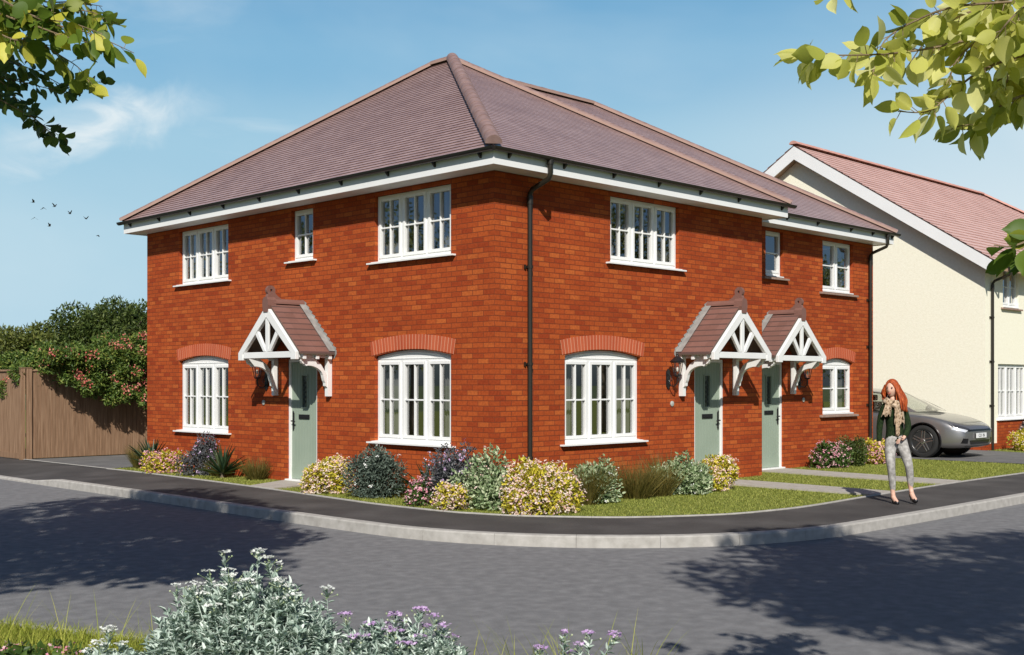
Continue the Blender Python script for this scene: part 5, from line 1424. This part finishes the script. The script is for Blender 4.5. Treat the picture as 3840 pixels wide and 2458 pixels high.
# continuous body: head core, neck, torso, arms, hands, legs, feet
bp_ = [(-.10, .01, .92, .075, .06), (-.11, .01, 1.08, .075, .06), (-.12, .01, 1.25, .09, .06), (-.13, .01, 1.38, .07, .06), (-.145, .0, 1.45, .045, .045), (-.15, -.005, 1.50, .045, .045),
       (-.265, .01, 1.345, .05), (-.325, .02, 1.08, .038), (-.335, -.02, .86, .026), (-.338, -.03, .80, .030, .018),
       (.005, .01, 1.355, .05), (.070, -.008, 1.08, .034), (-.02, -.122, .927, .027), (-.068, -.15, .885, .030, .020),
       (-.175, 0, .84, .055), (-.17, -.03, .50, .045), (-.135, .02, .14, .034), (-.13, .0, .085, .032),
       (-.02, 0, .84, .055), (.055, -.04, .52, .045), (.120, .03, .20, .034), (.128, .0, .13, .032)]
be = [(0,1),(1,2),(2,3),(3,4),(4,5),(2,6),(6,7),(7,8),(8,9),(2,10),(10,11),(11,12),(12,13),(0,14),(14,15),(15,16),(16,17),(0,18),(18,19),(19,20),(20,21)]
bodyw = skin('body', bp_, be, SKIN, woman)
def extend(o, m):                                            # add more geometry to the body mesh (fingers, feet, head)
    bm = bmesh.new(); bm.from_mesh(o.data); t = bpy.data.meshes.new('t'); t.from_pydata(m.v, [], m.f); 
    t.polygons.foreach_set('use_smooth', [True]*len(t.polygons)); bm.from_mesh(t); bmesh.ops.recalc_face_normals(bm, faces=bm.faces); bm.to_mesh(o.data); bm.free(); bpy.data.meshes.remove(t)
x = M()
def finger(p, d, L, r, curl):
    p = Vector(p); d = Vector(d).normalized(); c = Vector(curl); pts = [p, p+d*L*.4, p+d*L*.7+c*L*.15, p+d*L*.9+c*L*.4]
    x.tube(pts, [r, r*.95, r*.85, r*.6], 6)
for i, L in enumerate((.066, .074, .070, .054)):             # hand at the side
    finger((-.338-.004+i*.004, -.05+.019*i-.01, .775), (0, -.05, -1), L, .0085-.0006*i, (.1, -.3, 0))
finger((-.330, -.055, .82), (.1, -.6, -.8), .05, .009, (0, 0, -.3))
for i, L in enumerate((.060, .068, .064, .050)):             # hand held in front, palm to the body
    finger((-.085-.003*i, -.160+.004*i, .905-.018*i), (-1, .15, -.35), L, .0085-.0006*i, (0, .35, -.2))
finger((-.05, -.165, .915), (-.8, -.1, .4), .05, .009, (0, 0, .2))
# head, turned to the viewer's left
hc = Vector((-.155, -.005, 1.592)); ang = math.radians(40)
fd = Vector((-math.sin(ang), -math.cos(ang), 0)); sd_ = Vector((math.cos(ang), -math.sin(ang), 0))
V = []; rows_, cols_ = 16, 20
for i in range(rows_+1):
    th = PI*i/rows_; 
    for j in range(cols_):
        ph = 2*PI*j/cols_; a = math.sin(th)*math.cos(ph); s = math.sin(th)*math.sin(ph); z = math.cos(th)
        w, dpt, hh = .080, .098, .118
        if z < 0: w *= 1-.36*(-z)**1.4; dpt *= 1-.16*(-z)
        fx = a*dpt; sx = s*w; zz = z*hh
        if a > .5:
            fx += .020*math.exp(-((sx/.016)**2))*math.exp(-(((zz+.015)/.030)**2))       # nose
            fx -= .010*math.exp(-(((abs(sx)-.030)/.016)**2))*math.exp(-(((zz-.010)/.016)**2))  # eye sockets
            fx += .006*math.exp(-((sx/.022)**2))*math.exp(-(((zz+.055)/.012)**2))
            fx += .008*math.exp(-((sx/.020)**2))*math.exp(-(((zz+.095)/.020)**2))
        V.append(tuple(hc+fd*fx+sd_*sx+Vector((0, 0, zz))))
x.add(V, [(i*cols_+j, i*cols_+(j+1) % cols_, (i+1)*cols_+(j+1) % cols_, (i+1)*cols_+j) for i in range(rows_) for j in range(cols_)])
for q in (-1, 1): x.ball(tuple(hc+sd_*q*.073+Vector((0, 0, -.005))-fd*.005), (.010, .018, .03), 8, 6)
# feet in pumps: instep slope
for (fx, fy, fz) in ((-.13, .0, .085), (.128, .0, .128)):
    g0 = 0. if fz < .1 else .03
    x.tube([(fx, fy+.02, fz+.02), (fx, fy-.01, fz-.015), (fx+.002, fy-.07, g0+.042), (fx+.004, fy-.12, g0+.022), (fx+.004, fy-.155, g0+.016)], [.032, .034, .033, .034, .02], 10)
extend(bodyw, x)
ey = M(); 
for q in (-1, 1):
    c = hc+fd*.087+sd_*q*.032+Vector((0, 0, .012)); ey.ball(tuple(c), (.013, .011, .008), 8, 6); ey.tube([tuple(c+Vector((0, 0, .016))-sd_*.016), tuple(c+Vector((0, 0, .020))+fd*.003), tuple(c+Vector((0, 0, .015))+sd_*.016)], .0028, 5)
ey.build('eyes', mat('dark_eye', (.03, .018, .012), .3), bodyw, smooth=True)
lp_ = M(); lp_.ball(tuple(hc+fd*.091+Vector((0, 0, -.057))), (.023, .012, .0095), 10, 6); lp_.build('lips', mat('lips', (.45, .11, .09), .45), bodyw, smooth=True)
for (fx, g0) in ((-.13, 0.), (.128, .03)):
    s = M()
    s.tube([(fx, .055, g0+.105), (fx, .03, g0+.072), (fx+.002, -.03, g0+.050), (fx+.003, -.085, g0+.018), (fx+.004, -.13, g0+.014), (fx+.004, -.168, g0+.012)], [.022, .033, .033, .038, .037, .016], 12)
    s.tube([(fx, .052, g0+.085), (fx, .055, g0+.0)], [.012, .006], 8)
    s.build('shoe', SHOE, woman, smooth=True)
leg_pts = [(-.098, .005, .90, .135, .102), (-.178, .0, .835, .092, .094), (-.190, -.03, .68, .077, .080), (-.180, -.05, .50, .056, .060), (-.155, -.005, .36, .052, .056), (-.132, .02, .155, .036, .038),
           (-.018, .0, .835, .092, .094), (.026, -.035, .68, .077, .080), (.066, -.06, .52, .056, .060), (.096, -.005, .38, .052, .056), (.123, .03, .205, .036, .038), (-.10, .01, 1.0, .115, .088)]
skin('jeans', leg_pts, [(0,1),(1,2),(2,3),(3,4),(4,5),(0,6),(6,7),(7,8),(8,9),(9,10),(0,11)], DENIM, woman)
top_pts = [(-.10, .01, .825, .160, .122), (-.10, .01, .89, .155, .120), (-.108, .01, 1.02, .128, .102), (-.115, .01, 1.15, .126, .098), (-.125, .01, 1.27, .148, .104), (-.135, .01, 1.375, .095, .080), (-.145, .005, 1.425, .062, .060),
           (-.255, .01, 1.345, .060, .060), (-.300, .02, 1.20, .050, .052), (-.320, .02, 1.06, .045, .047), (-.334, -.01, .90, .037, .038), (-.336, -.022, .845, .033, .034),
           (.000, .01, 1.350, .062, .062), (.048, .01, 1.20, .053, .054), (.070, -.010, 1.075, .049, .051), (.03, -.072, .99, .044, .045), (-.024, -.122, .925, .036, .037)]
skin('jumper', top_pts, [(0,1),(1,2),(2,3),(3,4),(4,5),(5,6),(4,7),(7,8),(8,9),(9,10),(10,11),(4,12),(12,13),(13,14),(14,15),(15,16)], KNIT, woman)
# scarf: loose loop, two hanging ends with folds
scf = M(); K = 24
for (rr, zz, rad, tilt) in ((.092, 1.435, .030, .02), (.105, 1.405, .034, -.02), (.085, 1.46, .024, .0)):
    scf.tube([(-.145+rr*1.05*math.cos(2*PI*i/K), -.015+rr*.95*math.sin(2*PI*i/K), zz-.030*max(0, -math.sin(2*PI*i/K))*1.4+tilt*math.cos(2*PI*i/K)) for i in range(K+1)], rad, 8, False)
def drop(x0, x1, zt, zb, y, w0, w1, seed):
    rr = random.Random(seed); K2, C2 = 10, 12; V = []
    for i in range(K2+1):
        t = i/K2; w = w0+(w1-w0)*t; xc = x0+(x1-x0)*t
        for side in (0, 1):
            for j in range(C2+1):
                s = j/C2-.5; V.append((xc+s*w, y-.018*math.cos(j*1.9+rr.random()*.3)-.018*(1-abs(2*s))-.01*math.sin(t*PI) + side*.02, zt+(zb-zt)*t-.018*math.cos(j*1.1)*t))
    W_ = C2+1
    F = []
    for i in range(K2):
        for side in (0, 1):
            b0 = (i*2+side)*W_; b1 = ((i+1)*2+side)*W_; F += [(b0+j, b0+j+1, b1+j+1, b1+j) for j in range(C2)]
        F += [((i*2)*W_, (i*2+1)*W_, ((i+1)*2+1)*W_, ((i+1)*2)*W_), ((i*2)*W_+C2, (i*2+1)*W_+C2, ((i+1)*2+1)*W_+C2, ((i+1)*2)*W_+C2)]
    scf.add(V, F)
drop(-.220, -.272, 1.45, 1.225, -.110, .085, .135, 1); drop(-.105, -.085, 1.43, 1.12, -.122, .11, .155, 2); drop(-.12, -.112, 1.25, .955, -.128, .07, .055, 3)
scf.build('scarf', SCARF, woman, smooth=True, recalc=True)
# hair: cap plus long locks, more on the viewer's right
hr = M(); V = []
for i in range(11):
    th = (PI*.62)*i/10
    for j in range(cols_):
        ph = 2*PI*j/cols_; a = math.sin(th)*math.cos(ph); s = math.sin(th)*math.sin(ph); z = math.cos(th)
        k_ = 1.26
        if a > .25: lift = .0
        front = max(0, a-.35)
        p = hc+fd*(a*.092*k_-.012-front*.055)+sd_*(s*.076*k_*1.05)+Vector((0, 0, z*.112*k_+.006+front*.075))
        V.append(tuple(p))
hr.add(V, [(i*cols_+j, i*cols_+(j+1) % cols_, (i+1)*cols_+(j+1) % cols_, (i+1)*cols_+j) for i in range(10) for j in range(cols_)])
rr = random.Random(5)
for j in range(30):
    t = j/29; ph = math.radians(62+t*236)                    # around the back from cheek to cheek
    a = math.cos(ph); s = math.sin(ph)
    base = hc+fd*(a*.086-.006)+sd_*(s*.078)+Vector((0, 0, .055)); o_ = fd*a+sd_*s
    right = max(0, s)
    L = .24+.11*right+rr.uniform(-.03, .03) if s > -.2 else .19+rr.uniform(-.02, .02)
    pts = [base, base+o_*.026+Vector((0, 0, -.06)), base+o_*(.042+.030*right)+Vector((.004, 0, -L*.42)), base+o_*(.046+.05*right)+sd_*.015*math.sin(j*1.3)+Vector((.006, 0, -L*.68)), base+o_*(.036+.055*right)+sd_*.022*math.sin(j*1.3+1)+Vector((.01, 0, -L))]
    sm = catmull([tuple(p) for p in pts], 3); n_ = len(sm)
    hr.tube(sm, [.027*(1-.70*(i/(n_-1))**2) for i in range(n_)], 6)
for j, q in enumerate((-1, 1)):                              # face framing waves from a side parting
    for m_ in range(4):
        c0 = hc+fd*(.052-.012*m_)+sd_*(-.018+.010*m_*q)+Vector((0, 0, .112-.006*m_))
        pts = [c0, hc+fd*(.070-.014*m_)+sd_*q*(.050+.006*m_)+Vector((0, 0, .070)), hc+fd*(.052-.014*m_)+sd_*q*(.076+.006*m_)+Vector((0, 0, .0)), hc+fd*(.045-.012*m_)+sd_*q*(.082+.014*m_)+Vector((0, 0, -.08)), hc+fd*(.042)+sd_*q*(.080+.012*m_)+Vector((0, 0, -.15-(.05*(q > 0))))]
        sm = catmull([tuple(p) for p in pts], 3); n_ = len(sm); hr.tube(sm, [.014*(1-.5*(i/(n_-1))**2) for i in range(n_)], 6)
hr.build('hair', HAIR, woman, smooth=True, recalc=True)

# ================================================================ BIRDS
BIRD = mat('dark_feathers', (.02, .022, .025), .7)
def bird(x, y, rot, flap, label, big=1.):
    Z = 60.; k = Z*3.646e-4
    loc = cf((x-1203)*k, Z, 1.69+(898.5-y)*k)
    root = empty('bird', loc, rot, label=label, cat='bird', group='small dark birds flying in the left sky'); root.scale = (big*.62,)*3
    b = M(); b.tube([(0, -.13, 0), (0, -.09, .012), (0, 0, .0), (0, .10, -.005), (0, .17, 0)], [.008, .028, .042, .025, .006], 8)
    b.add([(-.012, .14, 0), (.012, .14, 0), (.04, .24, 0), (-.04, .24, 0), (0, .15, .008)], [(0, 1, 2, 3), (0, 4, 3), (1, 4, 2)])
    bo_ = b.build('body', BIRD, root, smooth=True)
    for q in (-1, 1):
        w = M(); P = [(q*.02, -.06, .01), (q*.02, .06, .01), (q*.16, .05, .01+.11*flap), (q*.16, -.075, .012+.11*flap), (q*.33, .045, .01+.20*flap), (q*.31, -.02, .012+.19*flap)]
        w.add(P+[(p[0], p[1], p[2]-.010) for p in P], [(0,1,2,3), (3,2,4,5), (6,7,8,9), (9,8,10,11), (0,6,9,3), (3,9,11,5), (1,7,8,2), (2,8,10,4), (4,10,11,5)])
        w.build('wing', BIRD, root)
bd_ = [(79, 476, 1.0, 1.1, 'topmost leftmost of the birds', 1.0), (103, 489, 2.2, -.9, 'bird second from the left in the top row', .85), (129, 486, .6, 1.2, 'bird third from the left in the top row, wings raised', 1.),
       (82, 512, 2.6, -1., 'bird just below the topmost leftmost one', .85), (117, 532, .9, 1.2, 'lowest bird of the left cluster', .95), (165, 503, 1.7, 1.4, 'bird alone between the cluster and the right pair', .9),
       (203, 515, 1.9, 1.1, 'bird right of the middle one, near the roof end', .9), (231, 554, .7, -.6, 'lowest and rightmost bird, nearest the roof gutter', .8)]
for b_ in bd_: bird(*b_)
# ================================================================ SKY, SUN, CAMERA
w = bpy.data.worlds.new('World'); sc.world = w; w.use_nodes = True
wt = w.node_tree; bgn = wt.nodes['Background']
sky = wt.nodes.new('ShaderNodeTexSky'); sky.sky_type = 'NISHITA'; sky.sun_disc = False
sky.sun_elevation = math.radians(37.7); sky.sun_rotation = math.radians(225)
sky.altitude = 0; sky.air_density = 1.0; sky.dust_density = 1.2; sky.ozone_density = 1.6
tc = wt.nodes.new('ShaderNodeTexCoord')
def wm_(op, a, b=None, c=None, clamp=False):
    n = wt.nodes.new('ShaderNodeMath'); n.operation = op; n.use_clamp = clamp
    for i, v in enumerate((a, b, c)):
        if v is None: continue
        if isinstance(v, (int, float)): n.inputs[i].default_value = v
        else: wt.links.new(v, n.inputs[i])
    return n.outputs[0]
def smooth(v, lo, hi, a=0., b=1.):
    n = wt.nodes.new('ShaderNodeMapRange'); n.interpolation_type = 'SMOOTHSTEP'
    n.inputs[1].default_value = lo; n.inputs[2].default_value = hi; n.inputs[3].default_value = a; n.inputs[4].default_value = b
    wt.links.new(v, n.inputs[0]); return n.outputs[0]
def wmix(f, a, b):
    n = wt.nodes.new('ShaderNodeMix'); n.data_type = 'RGBA'
    if isinstance(f, float): n.inputs[0].default_value = f
    else: wt.links.new(f, n.inputs[0])
    for i, v in ((6, a), (7, b)):
        if isinstance(v, tuple): n.inputs[i].default_value = (*v, 1)
        else: wt.links.new(v, n.inputs[i])
    return n.outputs[2]
K_ = 10.                                                  # background strength is .1
sp = wt.nodes.new('ShaderNodeSeparateXYZ'); wt.links.new(tc.outputs['Generated'], sp.inputs[0])
ahead = wm_('MULTIPLY', wm_('ADD', sp.outputs[0], sp.outputs[1]), S2)
east = wm_('MULTIPLY', wm_('SUBTRACT', sp.outputs[0], sp.outputs[1]), S2)
cr = wt.nodes.new('ShaderNodeValToRGB'); cr.color_ramp.interpolation = 'EASE'
st = [(0, (.40, .63, .77)), (.10, (.43, .655, .785)), (.19, (.36, .60, .76)), (.26, (.23, .48, .70)), (.32, (.15, .39, .635)), (.6, (.06, .22, .46)), (1, (.04, .14, .34))]
while len(cr.color_ramp.elements) < len(st): cr.color_ramp.elements.new(.5)
for e_, (p_, c_) in zip(cr.color_ramp.elements, st): e_.position = p_; e_.color = (*c_, 1)
wt.links.new(sp.outputs[2], cr.inputs[0])
# veil of thin high cloud, thicker to the right, and wisps
def cloud(scale, loc, rot, lo, hi, det=8., dist=.4, s=2.):
    mp = wt.nodes.new('ShaderNodeMapping'); mp.inputs['Scale'].default_value = scale; mp.inputs['Rotation'].default_value = rot; mp.inputs['Location'].default_value = loc
    wt.links.new(tc.outputs['Generated'], mp.inputs['Vector'])
    nz = wt.nodes.new('ShaderNodeTexNoise'); nz.inputs['Scale'].default_value = s; nz.inputs['Detail'].default_value = det; nz.inputs['Roughness'].default_value = .55; nz.inputs['Distortion'].default_value = dist
    wt.links.new(mp.outputs[0], nz.inputs['Vector']); return smooth(nz.outputs['Fac'], lo, hi)
veil = wm_('MULTIPLY', cloud((1, 1, 1.6), (.3, .2, .1), (0, 0, 0), .35, .75, 5.), .30)
veil_r = wm_('MAXIMUM', wm_('MULTIPLY', smooth(east, .0, .40), smooth(sp.outputs[2], .36, .06, 0., .85)), smooth(east, .24, .46, 0., .75))
wisp = wm_('MULTIPLY', cloud((1, 1, 4.2), (.55, .1, .32), (.35, -.30, .2), .50, .74, 10., .9, 2.4), .5)
ca, sa = math.cos(math.radians(21)), math.sin(math.radians(21))
e0 = wm_('ADD', east, .325); z0 = wm_('SUBTRACT', sp.outputs[2], .200)
along = wm_('ADD', wm_('MULTIPLY', e0, ca), wm_('MULTIPLY', z0, sa))
across = wm_('SUBTRACT', wm_('MULTIPLY', z0, ca), wm_('MULTIPLY', e0, sa))
nA = cloud((1, 1, 1), (.2, .7, .4), (0, 0, 0), .25, .75, 9., 1.2, 9.)
nB = cloud((1, 1, 2.5), (.9, .1, .3), (0, .3, 0), .30, .68, 9., 1.5, 14.)
band = wm_('SUBTRACT', 1., smooth(wm_('ABSOLUTE', wm_('ADD', across, wm_('MULTIPLY', wm_('SUBTRACT', nA, .5), .022))), .0, .024))
ends = wm_('SUBTRACT', 1., smooth(wm_('ABSOLUTE', along), .02, .115))
streak = wm_('MULTIPLY', wm_('MULTIPLY', band, ends), wm_('MULTIPLY', wm_('ADD', nB, .45), .72))
cov = wm_('MAXIMUM', wm_('MAXIMUM', veil, veil_r), wm_('MAXIMUM', wisp, streak))
skyc = wmix(cov, cr.outputs[0], (.74, .84, .89))
sc_ = wt.nodes.new('ShaderNodeMix'); sc_.data_type = 'RGBA'; sc_.blend_type = 'MULTIPLY'; sc_.inputs[0].default_value = 1; sc_.inputs[7].default_value = (K_, K_, K_, 1); sc_.clamp_result = False
wt.links.new(skyc, sc_.inputs[6])
nis = wt.nodes.new('ShaderNodeMix'); nis.data_type = 'RGBA'; nis.blend_type = 'MULTIPLY'; nis.inputs[0].default_value = 1; nis.inputs[7].default_value = (.41, .52, .68, 1)
wt.links.new(sky.outputs[0], nis.inputs[6])
out_ = wmix(smooth(ahead, .55, .88), nis.outputs[2], sc_.outputs[2])
wt.links.new(out_, bgn.inputs[0]); bgn.inputs[1].default_value = .10

sun = bpy.data.lights.new('sun', 'SUN'); sun.energy = 5.0; sun.angle = math.radians(.55); sun.color = (1, .955, .88)
so_ = bpy.data.objects.new('sun', sun); COL.objects.link(so_)
so_.rotation_euler = Vector((1, 1, -1.092)).to_track_quat('-Z', 'Y').to_euler(); so_.location = (-20, -20, 22)

cam = bpy.data.cameras.new('camera'); co = bpy.data.objects.new('camera', cam); COL.objects.link(co)
co.location = (CX0, CY0, 1.69); co.rotation_euler = (PI/2, 0, -PI/4)
cam.sensor_width = 36; cam.lens = 36*4380/3840; cam.shift_y = 205/3840; cam.clip_end = 3000; cam.clip_start = .05
sc.camera = co
sc.view_settings.view_transform = 'Standard'; sc.view_settings.look = 'None'; sc.view_settings.gamma = 1; sc.view_settings.exposure = 0.0
sc.render.engine = 'CYCLES'; sc.cycles.use_denoising = True; sc.cycles.max_bounces = 8; sc.cycles.transparent_max_bounces = 12
sc.cycles.caustics_reflective = False; sc.cycles.caustics_refractive = False
